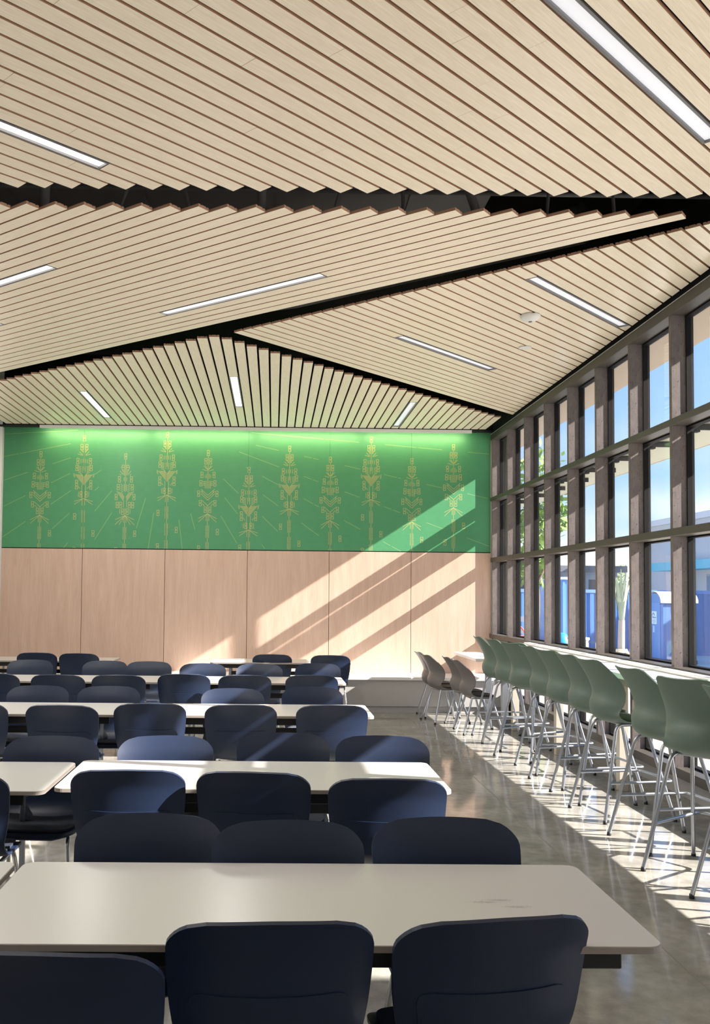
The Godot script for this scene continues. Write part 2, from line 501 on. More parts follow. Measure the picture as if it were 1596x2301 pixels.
func stalk(cx: float, top: float, kind: int, g: Color) -> void:
	mo = Vector2(cx, top); mg = g
	sq(mo + Vector2(0, 15) * 0.00136, 0.034, g); sq(mo + Vector2(0, 49) * 0.00136, 0.034, g)
	var yl := 700.0
	if kind == 0:
		stem(70, 420); pp(26, 105); mm(45, 175, 5, 215); mm(30, 168, 10, 205); mm(62, 212, 14, 228)
		pp(66, 255); mm(14, 262, 14, 310); mm(30, 275, 30, 305); pp(77, 347)
		for k in 3: mm(55, 345 + k * 18, 30, 352 + k * 18)
		for x in [14, 30]: mm(x, 340, x, 420)
		for k in 3: mm(75, 430 + k * 24, 0, 496 + k * 27)
		mm(62, 445, 58, 470)
		pp(100, 462); pp(80, 565); mm(60, 555, 0, 610); mm(58, 590, 34, 615)
		stem(610, 700); pp(25, 637); yl = 700
		mm(0, yl, 100, yl + 52); mm(0, yl, 98, yl + 92)
	elif kind == 1:
		stem(70, 380); pp(27, 110); mm(13, 115, 13, 190); mm(40, 150, 14, 185); mm(52, 180, 16, 215); mm(68, 205, 20, 220)
		pp(68, 265); mm(12, 260, 12, 300); mm(34, 262, 34, 305); pp(78, 340)
		for k in 5: mm(62, 335 + k * 17, 30, 350 + k * 17)
		mm(12, 340, 12, 410); mm(32, 420, 4, 455)
		for k in 6: mm(92.0 - k * 12.0, 430, 0, 545 - k * 15.0)
		for k in 3: mm(112, 420 + k * 14, 98, 434 + k * 14)
		pp(78, 505, 3); mm(20, 540, 20, 690); mm(60, 560, 40, 585)
		pp(27, 630); mm(56, 622, 56, 675); yl = 692
		mm(0, yl, 100, yl + 33); mm(0, yl, 98, yl + 66)
	else:
		stem(70, 420); pp(25, 140, 1); mm(12, 150, 12, 240); mm(26, 175, 26, 235); mm(46, 150, 30, 190); mm(58, 190, 36, 225); mm(62, 225, 48, 240)
		pp(65, 265); mm(14, 262, 14, 300); pp(76, 352)
		for k in 4: mm(50, 335 + k * 22, 26, 355 + k * 22)
		mm(12, 340, 12, 410)
		for k in 4: mm(92.0 - k * 17.0, 415 + k * 4.0, 20.0 - k * 3.0, 515 - k * 12.0)
		pp(97, 460); mm(18, 515, 18, 590); pp(84, 548); pp(49, 548); pp(26, 620); mm(56, 610, 56, 660)
		stem(600, 690); yl = 680
		mm(0, yl, 102, yl + 45); mm(0, yl, 104, yl + 100); mm(0, yl, 60, yl + 100)
	# stem of broken lines with loose squares
	var y1 := yl * 0.00136 + top
	stroke(Vector2(cx, y1), Vector2(cx, 1.80), LW, g)
	var t := y1 + 0.02
	var k2 := 0
	while t < 1.80:
		var off := 0.03 if k2 % 2 else 0.0
		for s in [-1, 1]: stroke(Vector2(cx + s * 0.02, t + off), Vector2(cx + s * 0.02, t + off + 0.085), LW, g)
		if k2 % 2 == 1 and t < 1.7:
			var sx := 0.15 if (k2 / 2 + kind) % 2 == 0 else -0.125
			var q := Vector2(cx + sx, t + 0.10)
			sq(q, 0.034, g); sq(q + Vector2(0, 0.049), 0.034, g)
		t += 0.125; k2 += 1

func mural_picture() -> Array:
	mur = Image.create_empty(MW, MH, false, Image.FORMAT_RGB8)
	# ground: flat green with a fine brushed grain, from a small tile
	var z := noise(9, 1.0, 3)
	var tile := Image.create_empty(512, 512, false, Image.FORMAT_RGB8)
	for y in 512:
		for x in 512:
			var fx := minf(x, 512 - x); var fy := minf(y, 512 - y)
			var k := z.get_noise_2d(fx * 0.004, fy * 0.3) * 0.012 + z.get_noise_2d(fx * 0.012, fy * 0.012 + 50.0) * 0.010
			tile.set_pixel(x, y, Color(0.270 + k, 0.540 + k, 0.370 + k))
	for ty in 2:
		for tx in 8: mur.blit_rect(tile, Rect2i(0, 0, 512, 512), Vector2i(tx * 512, ty * 512))
	var gold := c8(186, 170, 108)
	var xs := [90, 187, 280, 373, 465, 557, 648, 740, 832, 924, 1018]
	var tops := [1022, 985, 1025, 975, 1015, 1052, 1003, 1027, 980, 1028, 995]
	var kinds := [0, 1, 2, 1, 0, 1, 1, 0, 1, 0, 0]
	# rays from the head of the tallest stalk
	var sx := []
	for x in xs: sx.append((x - 4.0) * 0.006632)
	var c := Vector2(sx[3], -0.06)
	for i in 23:
		var a := deg_to_rad(4.5 + i * 7.8)
		var dir := Vector2(cos(a), sin(a))
		var r := 1.26 + 0.12 * sin(i * 2.3)
		while r < 5.2:
			var ln := rng.randf_range(0.7, 1.6)
			var p := c + dir * r; var q := c + dir * (r + ln)
			r += ln + 0.025
			# leave room for the heads
			var steps := int(ln / 0.04) + 1
			var from := p
			var on := false
			for k in steps + 1:
				var m := p.lerp(q, float(k) / steps)
				var ok := m.x > 0.04 and m.x < 7.24 and m.y > 0.03 and m.y < 1.78
				for s in sx.size():
					if absf(m.x - sx[s]) < 0.185 and m.y > (tops[s] - 966) * 0.0066: ok = false
				if ok and not on: from = m; on = true
				if on and (not ok or k == steps):
					on = false
					stroke(from, m, 0.0058, c8(142, 172, 108))
	for i in 11: stalk(sx[i], (tops[i] - 968) * 0.0066, kinds[i], gold)
	var both := []
	for k in 2: both.append(ImageTexture.create_from_image(mur.get_region(Rect2i(k * 2048, 0, 2048, MH))))
	return both

# ------------------------------------------------------------------ window wall
var mull := []
func window_wall() -> void:
	var d := 12.886
	while d > WIN0 - 0.05:
		mull.append(d); d -= 0.8887
	var w := struct("wall_right", "glazed wall of dark timber posts and rails", "wall")
	# solid ends, parapet above and curb below
	boxpart("end_wall", P(XW, 0.0, DN), P(XW + 0.23, 5.2, WIN0), M.paint_white, w)
	boxpart("wall_above", P(XW + 0.02, 4.075, WIN0), P(XW + 0.23, 5.2, DW + 0.3), M.blackhole, w)
	boxpart("curb", P(3.44, -0.2, WIN0), P(3.5, 0.21, DW), M.paint_grey, w)
	boxpart("far_return", P(XW + 0.19, 0.0, DW - 0.055), P(XW + 0.23, 4.1, DW + 0.3), M.darkframe, w)
	boxpart("header", P(XW - 0.01, 3.975, WIN0), P(3.46, 4.06, DW), M.bronze, w, 0.003)
	boxpart("shadow_gap_bead", P(XW - 0.012, 4.062, WIN0), P(XW + 0.01, 4.068, DW), M.alu, w)
	boxpart("transom", P(XW - 0.01, 3.058, WIN0), P(3.44, 3.115, DW), M.bronze, w, 0.003)
	boxpart("transom", P(XW - 0.01, 2.150, WIN0), P(3.44, 2.215, DW), M.bronze, w, 0.003)
	boxpart("sill", P(XW - 0.03, 1.03, WIN0), P(3.44, 1.09, DW), M.bronze, w, 0.003)
	boxpart("spandrel", P(XW + 0.05, 0.85, WIN0), P(3.44, 1.03, DW), M.timber, w)
	boxpart("low_sill", P(XW, 0.21, WIN0), P(3.46, 0.285, DW), M.bronze, w, 0.003)
	var posts := mull.duplicate()
	posts.append(DW - 0.06)
	for p in posts:
		boxpart("mullion", P(XW, 0.28, p), P(3.40, 3.98, p + (0.047 if p < 13 else 0.056)), M.timber, w, 0.002)
	# glazed bays
	var rows := [[0.285, 0.85], [1.09, 2.15], [2.215, 3.058], [3.115, 3.975]]
	for k in posts.size():
		var d1: float = posts[k]
		if k == posts.size() - 1: continue
		var far: float = posts[k - 1] if k > 0 else DW - 0.06
		var bay := struct("window_%d" % (k + 1), "", "")
		var a := d1 + 0.047; var b := far
		for r in rows:
			var y0: float = r[0]; var y1: float = r[1]
			var pn := MB.new()
			pn.quad(P(3.43, y0 + 0.014, b - 0.012), P(3.43, y0 + 0.014, a + 0.012), P(3.43, y1 - 0.014, a + 0.012), P(3.43, y1 - 0.014, b - 0.012))
			part("pane", pn, M.glass, bay)
			var fr := MB.new()
			fr.box(P(3.39, y0, a + 0.012), P(3.45, y1, a)); fr.box(P(3.39, y0, b), P(3.45, y1, b - 0.012))
			fr.box(P(3.39, y0, b - 0.012), P(3.45, y0 + 0.014, a + 0.012)); fr.box(P(3.39, y1 - 0.014, b - 0.012), P(3.45, y1, a + 0.012))
			part("frame", fr, M.darkframe, bay)
	# roof eave and sun shade outside
	var e := struct("roof_eave", "overhanging roof eave above the windows", "eave")
	boxpart("soffit", P(3.51, 4.285, -9.0), P(4.40, 4.33, 17.0), mat(c8(150, 136, 120), 0.7), e)
	boxpart("fascia", P(4.36, 4.33, -9.0), P(4.42, 4.7, 17.0), M.bronze, e)
	boxpart("roof_edge", P(3.57, 4.5, -9.0), P(4.36, 5.4, 17.0), M.paint_grey, e)
	var pr := thing("added_shade_roof", "added unseen flat porch roof outside the entrance end of the windows", "shading")  # unseen roof added to keep the sun off the front table
	boxpart("roof_slab", P(4.43, 4.27, -9.0), P(7.6, 4.52, ADDED_ROOF_END), mat(c8(150, 136, 120), 0.7), pr)
	for q in [-7.5, -2.8, 1.9]: boxpart("post", P(7.35, -0.45, q), P(7.5, 4.27, q + 0.15), M.bronze, pr, 0.005)
	var dd := ADDED_ROOF_END + 0.05
	var sk := 0
	while dd < 14.6:
		var s := thing("sunshade_panel", "grey-green metal sun shade panel outside, %s counted from the entrance end" % WORDS[sk], "sunshade", Vector3.ZERO, 0, "sun shade panels along the windows")
		boxpart("plate", P(3.56, 3.082, dd + 0.004), P(4.09, 3.10, dd + 1.773), mat(c8(164, 166, 150), 0.6), s)
		boxpart("front_lip", P(4.07, 3.08, dd + 0.004), P(4.09, 3.16, dd + 1.773), mat(c8(150, 152, 140), 0.6), s)
		dd += 1.7774; sk += 1
	var bk := 0
	posts.sort(); posts.reverse()
	for p in posts:
		if p < ADDED_ROOF_END: continue
		var k := thing("shade_bracket", "small dark steel sun shade bracket, %s window post from the mural" % WORDS[bk], "bracket", Vector3.ZERO, 0, "sun shade brackets at the window posts")
		boxpart("arm", P(3.452, 3.03, p + 0.01), P(3.80, 3.08, p + 0.03), M.darkframe, k)
		boxpart("shoe", P(3.452, 3.01, p - 0.01), P(3.50, 3.08, p + 0.05), M.darkframe, k)
		bk += 1

# ------------------------------------------------------------------ slatted ceiling
const SW := 0.097     # slat face
const ST := 0.020     # slat thickness

func slat_mesh(l: float, sa: float, sb: float, off: float) -> ArrayMesh:
	# along +x from 0 to l; sa, sb shear the two ends with z; two kerfs along the back
	var h := SW * 0.5
	var k := 0.004
	var prof := [Vector2(-h, 0.0), Vector2(h, 0.0), Vector2(h, ST), Vector2(h * 0.52 + k, ST), Vector2(h * 0.52 + k, ST - 0.006), Vector2(h * 0.52 - k, ST - 0.006), Vector2(h * 0.52 - k, ST), Vector2(-h * 0.52 + k, ST), Vector2(-h * 0.52 + k, ST - 0.006), Vector2(-h * 0.52 - k, ST - 0.006), Vector2(-h * 0.52 - k, ST), Vector2(-h, ST)]
	var face := MB.new(); var rest := MB.new()
	for i in prof.size():
		var a: Vector2 = prof[i]; var b: Vector2 = prof[(i + 1) % prof.size()]
		var p0 := Vector3(a.x * sa, a.y, a.x); var p1 := Vector3(l + a.x * sb, a.y, a.x)
		var p2 := Vector3(l + b.x * sb, b.y, b.x); var p3 := Vector3(b.x * sa, b.y, b.x)
		if i == 0: face.quad(p0, p1, p2, p3, [Vector2(off, off * 3.1), Vector2(off + l * 0.9, off * 3.1), Vector2(off + l * 0.9, off * 3.1 + 0.4), Vector2(off, off * 3.1 + 0.4)])
		else: rest.quad(p0, p1, p2, p3)
	var poly := PackedVector2Array(prof)
	var tr := Geometry2D.triangulate_polygon(poly)
	for e in 2:
		for q in range(0, tr.size(), 3):
			var t := []
			for j in 3:
				var c := poly[tr[q + j]]
				t.append(Vector3(c.x * sa if e == 0 else l + c.x * sb, c.y, c.x))
			var nn: Vector3 = (t[1] - t[0]).cross(t[2] - t[0])
			if (nn.x > 0) == (e == 1): rest.tri(t[0], t[1], t[2])
			else: rest.tri(t[0], t[2], t[1])
	return mesh_of([[face, M.veneer], [rest, M.core]])

func lay_slat(panel: Node3D, c: Vector2, dir: Vector2, t0: float, t1: float, sa := 0.0, sb := 0.0, boards := false) -> void:
	# c and dir in plan (x, depth)
	if t1 - t0 < 0.05: return
	var cuts := [t0]
	if boards:
		var t := t0 + rng.randf_range(0.5, 2.4)
		while t < t1 - 0.4:
			cuts.append(t); t += 2.438
	cuts.append(t1)
	for i in cuts.size() - 1:
		var a: float = cuts[i] + (0.0006 if i > 0 else 0.0); var b: float = cuts[i + 1] - (0.0006 if i < cuts.size() - 2 else 0.0)
		var o := obj("slat", slat_mesh(b - a, sa if i == 0 else 0.0, sb if i == cuts.size() - 2 else 0.0, rng.randf() * 5.0), panel)
		var s := c + dir * a
		var x := Vector3(dir.x, 0, -dir.y)
		o.transform = Transform3D(Basis(x, Vector3.UP, x.cross(Vector3.UP)), P(s.x, H + rng.randf_range(-0.0006, 0.0006), s.y))

func lamp(label: String, c: Vector2, dir: Vector2, lit: bool, power := 0.5, ln := 1.72) -> void:
	# a recessed light bar in the place of a slat; c is its middle
	var x := Vector3(dir.x, 0, -dir.y)
	var o := thing("ceiling_light_bar", label, "light")
	o.transform = Transform3D(Basis(x, Vector3.UP, x.cross(Vector3.UP)), P(c.x, H, c.y))
	var h := ln * 0.5
	var w := 0.0545
	boxpart("side_rail", Vector3(-h, -0.002, -w), Vector3(h, 0.05, -w + 0.014), M.rail, o)
	boxpart("side_rail", Vector3(-h, -0.002, w - 0.014), Vector3(h, 0.05, w), M.rail, o)
	boxpart("end_cap", Vector3(-h, -0.001, -w + 0.01), Vector3(-h + 0.006, 0.05, w - 0.01), M.rail, o)
	boxpart("end_cap", Vector3(h - 0.006, -0.001, -w + 0.01), Vector3(h, 0.05, w - 0.01), M.rail, o)
	boxpart("diffuser", Vector3(-h + 0.006, 0.012, -w + 0.014), Vector3(h - 0.006, 0.018, w - 0.014), M.lens_on if lit else M.lens_dim, o)
	boxpart("housing", Vector3(-h, 0.05, -w), Vector3(h, 0.075, w), M.black, o)
	if lit:
		var a := AreaLight3D.new()
		a.name = "bar_glow"
		a.area_size = Vector2(ln - 0.03, 0.08)
		a.light_color = Color(1.0, 0.985, 0.965)
		a.light_energy = power
		a.area_range = 30.0
		a.shadow_enabled = true
		add_child(a, true)
		var b := Basis(x, Vector3(x.cross(Vector3.UP)) * -1.0, Vector3.UP)
		a.transform = Transform3D(b, P(c.x, H - 0.006, c.y))

func ceiling() -> void:
	var h := SW * 0.5
	var specs := [
		# label, angle from depth, pitch, first offset, count, lamps [x, d, lit, power, label]
		["slatted ceiling field over the entrance side, boards running to the windows", 45.6],
		["slatted ceiling field crossing the middle of the hall away from the windows", 128.2],
		["slatted ceiling field beside the window wall with smoke detector", 43.6],
		["slatted ceiling field in front of the green mural", 0.0]]
	# --- field A
	var p := struct("slat_ceiling", specs[0][0], "ceiling panel")
	var a := deg_to_rad(45.6)
	var dir := Vector2(sin(a), cos(a)); var nrm := Vector2(dir.y, -dir.x)
	var pitch := 0.1145
	var lamps := [[Vector2(-0.975, 5.27) - dir * 0.86, true, 2.2, "lit ceiling light bar left of the cross gap over the front tables"],
		[Vector2(2.35, 4.855) - dir * 0.86, false, 0.0, "dimmed ceiling light bar with grey rails, set between boards near the windows"],
		[Vector2(-2.6, 1.6), true, 1.5, "added unseen fill light bar over the left side of the entrance"],  # out-of-view lamp added as fill for the hall
		[Vector2(0.4, 0.4), false, 0.0, "dimmed ceiling light bar over the middle of the entrance"]]
	var off := nrm.dot(Vector2(0.422, 5.617)) + h * 1.0
	for i in range(-60, 70):
		var u := off + i * pitch
		var c := nrm * u
		var t1 := (5.592 - c.y - nrm.y * -h) / dir.y
		var sb := 0.0
		var tw := (3.235 - c.x) / dir.x
		if tw < t1: t1 = tw; sb = nrm_shear(dir)
		var t0 := maxf((XL + 0.03 - c.x) / dir.x, (DN + 0.03 - c.y) / dir.y)
		segs(p, c, dir, t0, t1, lamps, sb, true)
	# --- field B
	p = struct("slat_ceiling", specs[1][0], "ceiling panel")
	a = deg_to_rad(128.2)
	dir = Vector2(sin(a), cos(a)); nrm = Vector2(-dir.y, dir.x)
	pitch = 0.1122
	lamps = [[Vector2(-1.672, 6.985) - dir * 0.86, true, 2.2, "lit ceiling light bar at the left in the middle ceiling field"],
		[Vector2(-0.287, 7.615), true, 2.2, "lit ceiling light bar in the middle field between the two diagonal gaps"],
		[Vector2(-3.2, 9.0), true, 1.7, "added unseen fill light bar in the middle field close to the plain wall"]]  # extra lamp beyond the view, added for more fill light
	for i in 42:
		var u := 6.278 - h - i * pitch
		var c := nrm * u
		var t1 := (5.822 - c.y + nrm.y * h) / dir.y
		var t0 := (XL + 0.03 - c.x) / dir.x
		segs(p, c, dir, t0, t1, lamps, 0.0, false)
	# --- field C
	p = struct("slat_ceiling", specs[2][0], "ceiling panel")
	a = deg_to_rad(43.6)
	dir = Vector2(sin(a), cos(a)); nrm = Vector2(dir.y, -dir.x)
	pitch = 0.1155
	lamps = [[Vector2(1.795, 9.35), false, 0.0, "dimmed ceiling light bar near the mural in the window side field"],
		[Vector2(2.593, 7.67), false, 0.0, "dimmed ceiling light bar ending at the window head"]]
	for i in 60:
		var u := -6.258 + h + i * pitch
		var c := nrm * u
		# near edge: d = 8.666 - 0.8376 (x + 0.364)
		var t0 := (8.666 - 0.8376 * (c.x + 0.364) - c.y) / (dir.y + 0.8376 * dir.x)
		var t1 := (3.235 - c.x) / dir.x
		segs(p, c, dir, t0, t1, lamps, nrm_shear(dir), false)
	# --- field D
	p = struct("slat_ceiling", specs[3][0], "ceiling panel")
	dir = Vector2(0.002, 1.0).normalized(); nrm = Vector2(dir.y, -dir.x)
	pitch = 0.1176
	lamps = [[Vector2(-2.328, 12.22), true, 1.5, "lit ceiling light bar at the left in front of the mural"],
		[Vector2(-0.437, 11.34), true, 1.5, "lit ceiling light bar in the middle in front of the mural"],
		[Vector2(1.80, 12.61), false, 0.0, "dimmed short ceiling light bar in front of the mural"]]
	for i in range(-29, 32):
		var x := -0.573 + i * pitch
		if x < XL + 0.07 or x > 3.19: continue
		var c := Vector2(x - 0.02, 0.0)
		var t0 := 10.863 - 0.783 * (x + 3.201) if i <= 0 else 8.975 + 1.064 * (x + 0.401)
		if i == 0: t0 = 8.84
		segs(p, c, dir, t0, 13.612, lamps, 0.0, false)
	# detectors on the window side field
	var sd := thing("smoke_detector", "white domed smoke detector on the window side ceiling field", "smoke detector", P(2.233, H, 8.008))
	var b := MB.new()
	b.lathe([Vector2(0.001, 0.0), Vector2(0.085, 0.0), Vector2(0.088, -0.012), Vector2(0.084, -0.018)])
	part("base", b, M.paint_white, sd)
	b = MB.new()
	b.lathe([Vector2(0.083, -0.018), Vector2(0.078, -0.032), Vector2(0.055, -0.048), Vector2(0.030, -0.056), Vector2(0.001, -0.058)])
	part("dome", b, M.paint_white, sd)
	b = MB.new()
	b.lathe([Vector2(0.016, -0.0575), Vector2(0.014, -0.063), Vector2(0.001, -0.064)])
	part("sensor", b, M.rail, sd)
	sd = thing("ceiling_sensor", "small flat white disc on the window side ceiling field", "sensor", P(2.471, H, 9.054))
	b = MB.new()
	b.lathe([Vector2(0.001, 0.0), Vector2(0.062, 0.0), Vector2(0.062, -0.008), Vector2(0.055, -0.012), Vector2(0.001, -0.013)])
	part("cover", b, M.paint_white, sd)

func nrm_shear(dir: Vector2) -> float:
	# end cut along the window wall (x = const): local z is x.cross(UP) in plan
	var z := Vector3(dir.x, 0, -dir.y).cross(Vector3.UP)
	return -z.x / dir.x

func segs(p: Node3D, c: Vector2, dir: Vector2, t0: float, t1: float, lamps: Array, sb: float, boards: bool) -> void:
	var cuts := []
	for l in lamps:
		var at: Vector2 = l[0]
		var rel := at - c
		if absf(rel.dot(Vector2(dir.y, -dir.x))) < 0.0575:
			var tm := rel.dot(dir)
			if tm + 0.86 > t0 and tm - 0.86 < t1:
				cuts.append(tm)
				if not l.has("done"):
					l.append("done")
					lamp(l[3], c + dir * tm, dir, l[1], l[2])
	cuts.sort()
	var a := t0
	for m in cuts:
		lay_slat(p, c, dir, a, m - 0.866, 0.0, 0.0, boards)
		a = m + 0.866
	lay_slat(p, c, dir, a, t1, 0.0, sb, boards)

func plenum() -> void:
	# black services above the gaps
	var d := thing("air_duct", "dark rectangular air duct above the ceiling gap", "duct", P(-1.0, 4.62, 6.9))
	boxpart("duct_body", Vector3(-2.4, 0.0, -0.28), Vector3(2.6, 0.4, 0.28), M.duct, d)
	for k in 5: boxpart("flange", Vector3(-2.0 + k * 1.0, -0.012, -0.295), Vector3(-1.97 + k * 1.0, 0.41, 0.295), M.duct, d)
	d = thing("air_duct", "dark round air duct above the ceiling gap near the mural", "duct", P(0.2, 4.8, 9.6))
	var b := MB.new()
	b.tube([Vector3(-3.4, 0, -1.6), Vector3(0, 0, 0), Vector3(2.4, 0, 1.9)], 0.17, 16)
	part("duct_body", b, M.duct, d)
	for k in 9:
		var r := thing("hanger_rod", "dark ceiling hanger in the cross gap, %s counted towards the windows" % WORDS[k], "hanger", P(-1.5 + k * 0.47, 4.14, 5.98 + 0.05 * (k % 3)), 0, "ceiling hangers in the cross gap")
		b = MB.new()
		var lean := [0.0, 0.32, -0.22, 0.0, 0.28, 0.0, -0.3, 0.12, 0.0][k] as float
		b.tube([Vector3(0, 0, 0), Vector3(lean, 1.05, -0.15)], 0.012 if k % 3 else 0.03, 8)
		part("rod", b, M.duct, r)
	for k in 3:
		var r := thing("conduit", "dark conduit pipe above the slatted ceiling, %s of the three" % ["lowest", "middle", "highest"][k], "pipe", P(-3.9, 4.45 + 0.1 * k, 6.36 + 0.08 * k), 0, "conduits above the ceiling")
		b = MB.new()
		b.tube([Vector3(0, 0, 0), Vector3(7.0, 0, 0)], 0.018, 8)
		part("pipe", b, M.duct, r)

# ------------------------------------------------------------------ furniture
func catmull(pts: Array, t: float) -> Array:
	# pts: arrays of numbers, t in 0..n-1
	var n := pts.size()
	var i := clampi(int(t), 0, n - 2)
	var f := t - i
	var p0: Array = pts[maxi(i - 1, 0)]; var p1: Array = pts[i]; var p2: Array = pts[i + 1]; var p3: Array = pts[mini(i + 2, n - 1)]
	var o := []
	for k in p1.size(): o.append(cubic_interpolate(p1[k], p2[k], p0[k], p3[k], f))
	return o

func shell(ctrl: Array, top_x: float, top_r: float, low_r: float, thick: float, dome := 0.0, s0 := 0.0, s1 := 1.0, nu := 44, nv := 17, push := 0.0, squeeze := 1.0) -> MB:
	# ctrl rows: forward z, height y, half width, wrap of the sides towards the sitter
	var m := ctrl.size() - 1
	var fine := []
	for i in 161: fine.append(catmull(ctrl, m * i / 160.0))
	var arc := [0.0]
	for i in 160: arc.append(arc[i] + Vector2(fine[i + 1][0] - fine[i][0], fine[i + 1][1] - fine[i][1]).length())
	var l: float = arc[160]
	var rows := []
	for i in nu:
		var u := float(i) / (nu - 1)
		var s := l * lerpf(s0, s1, 0.5 * u + 0.5 * (0.5 - 0.5 * cos(PI * u)))
		var k := 0
		while k < 159 and arc[k + 1] < s: k += 1
		var f := clampf((s - arc[k]) / maxf(arc[k + 1] - arc[k], 1e-9), 0, 1)
		var row := []
		for q in 4: row.append(lerpf(fine[k][q], fine[k + 1][q], f))
		var tg := Vector2(fine[mini(k + 2, 160)][0] - fine[maxi(k - 2, 0)][0], fine[mini(k + 2, 160)][1] - fine[maxi(k - 2, 0)][1]).normalized()
		row.append(tg)
		var hw: float = row[2] * squeeze
		var dt := l * s1 - s
		if dt < top_r: hw -= top_x * (1.0 - sqrt(maxf(0.0, 1.0 - pow(1.0 - dt / top_r, 2))))
		var db := s - l * s0
		if db < low_r: hw -= low_r * (1.0 - sqrt(maxf(0.0, 1.0 - pow(1.0 - db / low_r, 2))))
		row.append(maxf(hw, 0.01))
		row.append(smoothstep(0.3, 0.0, dt))
		rows.append(row)
	var front := []; var back := []
	for r in rows:
		var tg: Vector2 = r[4]
		# inner normal (towards the sitter): up on the seat, forward on the back
		var nn := Vector3(0, -tg.x, tg.y)
		for j in nv:
			var v := lerpf(-1.0, 1.0, float(j) / (nv - 1))
			v = signf(v) * (1.0 - pow(1.0 - absf(v), 1.25))
			var x: float = v * r[5]
			var q: float = absf(x) / maxf(r[2], 0.01)
			var p: Vector3 = Vector3(x, r[1], r[0]) + nn * (r[3] * pow(q, 2.3)) - nn * push
			p.y -= dome * pow(q, 2.0) * r[6]
			front.append(p)
			back.append(p - nn * thick)
	var b := MB.new()
	b.grid(front, nu, nv, true)
	b.grid(back, nu, nv, false)
	# rim
	var ring := []
	for j in nv: ring.append(j)
	for i in range(1, nu): ring.append(i * nv + nv - 1)
	for j in range(nv - 2, -1, -1): ring.append((nu - 1) * nv + j)
	for i in range(nu - 2, 0, -1): ring.append(i * nv)
	for k in ring.size():
		var i0: int = ring[k]; var i1: int = ring[(k + 1) % ring.size()]
		b.quad(front[i0], back[i0], back[i1], front[i1])
	return b

func bend(pts: Array, r: float, n := 6) -> Array:
	# rounds the inner corners of a path
	var o := [pts[0]]
	for i in range(1, pts.size() - 1):
		var a: Vector3 = pts[i - 1]; var c: Vector3 = pts[i]; var e: Vector3 = pts[i + 1]
		var rr := minf(r, minf((a - c).length(), (e - c).length()) * 0.49)
		var p := c + (a - c).normalized() * rr; var q := c + (e - c).normalized() * rr
		for k in n + 1:
			var t := float(k) / n
			o.append(p.lerp(c, t).lerp(c.lerp(q, t), t))
	o.append(pts[-1])
	return o

func glide(parent: Node3D, at: Vector3) -> void:
	var b := MB.new()
	b.xf = Transform3D(Basis.IDENTITY, at)
	b.lathe([Vector2(0.001, 0.026), Vector2(0.0125, 0.026), Vector2(0.015, 0.004), Vector2(0.014, 0.0), Vector2(0.001, 0.0)], 12)
	part("foot", b, M.black, parent)

func make_navy_chair() -> Node3D:
	var t := thing("dining_chair", "", "chair")
	var ctrl := [[0.195, 0.415, 0.215, 0.0], [0.17, 0.438, 0.225, 0.0], [0.08, 0.445, 0.235, 0.006], [-0.08, 0.435, 0.235, 0.02], [-0.165, 0.45, 0.230, 0.045], [-0.215, 0.50, 0.233, 0.055], [-0.235, 0.57, 0.246, 0.058], [-0.245, 0.66, 0.257, 0.058], [-0.262, 0.76, 0.262, 0.056], [-0.282, 0.815, 0.262, 0.055], [-0.300, 0.855, 0.260, 0.054]]
	part("shell", shell(ctrl, 0.10, 0.085, 0.09, 0.012, 0.034), M.navy, t)
	part("lower_back_panel", shell(ctrl, 0.04, 0.035, 0.02, 0.0045, 0.0, 0.56, 0.745, 16, 13, 0.0125, 0.80), M.navy, t)
	part("seat_pad", shell(ctrl, 0.06, 0.06, 0.06, 0.012, 0.0, 0.06, 0.42, 16, 13, -0.014, 0.90), M.navy_pad, t)
	for s in [-1, 1]:
		var b := MB.new()
		b.tube(bend([Vector3(s * 0.235, 0.02, -0.245), Vector3(s * 0.19, 0.405, -0.13), Vector3(s * 0.19, 0.415, 0.13), Vector3(s * 0.235, 0.02, 0.225)], 0.05), 0.011, 10)
		part("side_frame", b, M.chrome, t)
		glide(t, Vector3(s * 0.236, 0.0, -0.248)); glide(t, Vector3(s * 0.236, 0.0, 0.228))
	var b := MB.new()
	b.tube([Vector3(-0.19, 0.411, 0.04), Vector3(0.19, 0.411, 0.04)], 0.009, 8)
	b.tube([Vector3(-0.19, 0.41, -0.08), Vector3(0.19, 0.41, -0.08)], 0.009, 8)
	part("cross_bar", b, M.chrome, t)
	return t

const BACK := [[0.21, -0.030, 0.20, 0.0], [0.18, -0.008, 0.212, 0.0], [0.06, 0.0, 0.222, 0.006], [-0.08, -0.008, 0.222, 0.02], [-0.165, 0.006, 0.215, 0.06], [-0.208, 0.055, 0.210, 0.095], [-0.215, 0.12, 0.212, 0.105], [-0.190, 0.185, 0.220, 0.105], [-0.205, 0.25, 0.218, 0.088], [-0.238, 0.32, 0.205, 0.06], [-0.285, 0.395, 0.182, 0.035], [-0.312, 0.430, 0.168, 0.025]]

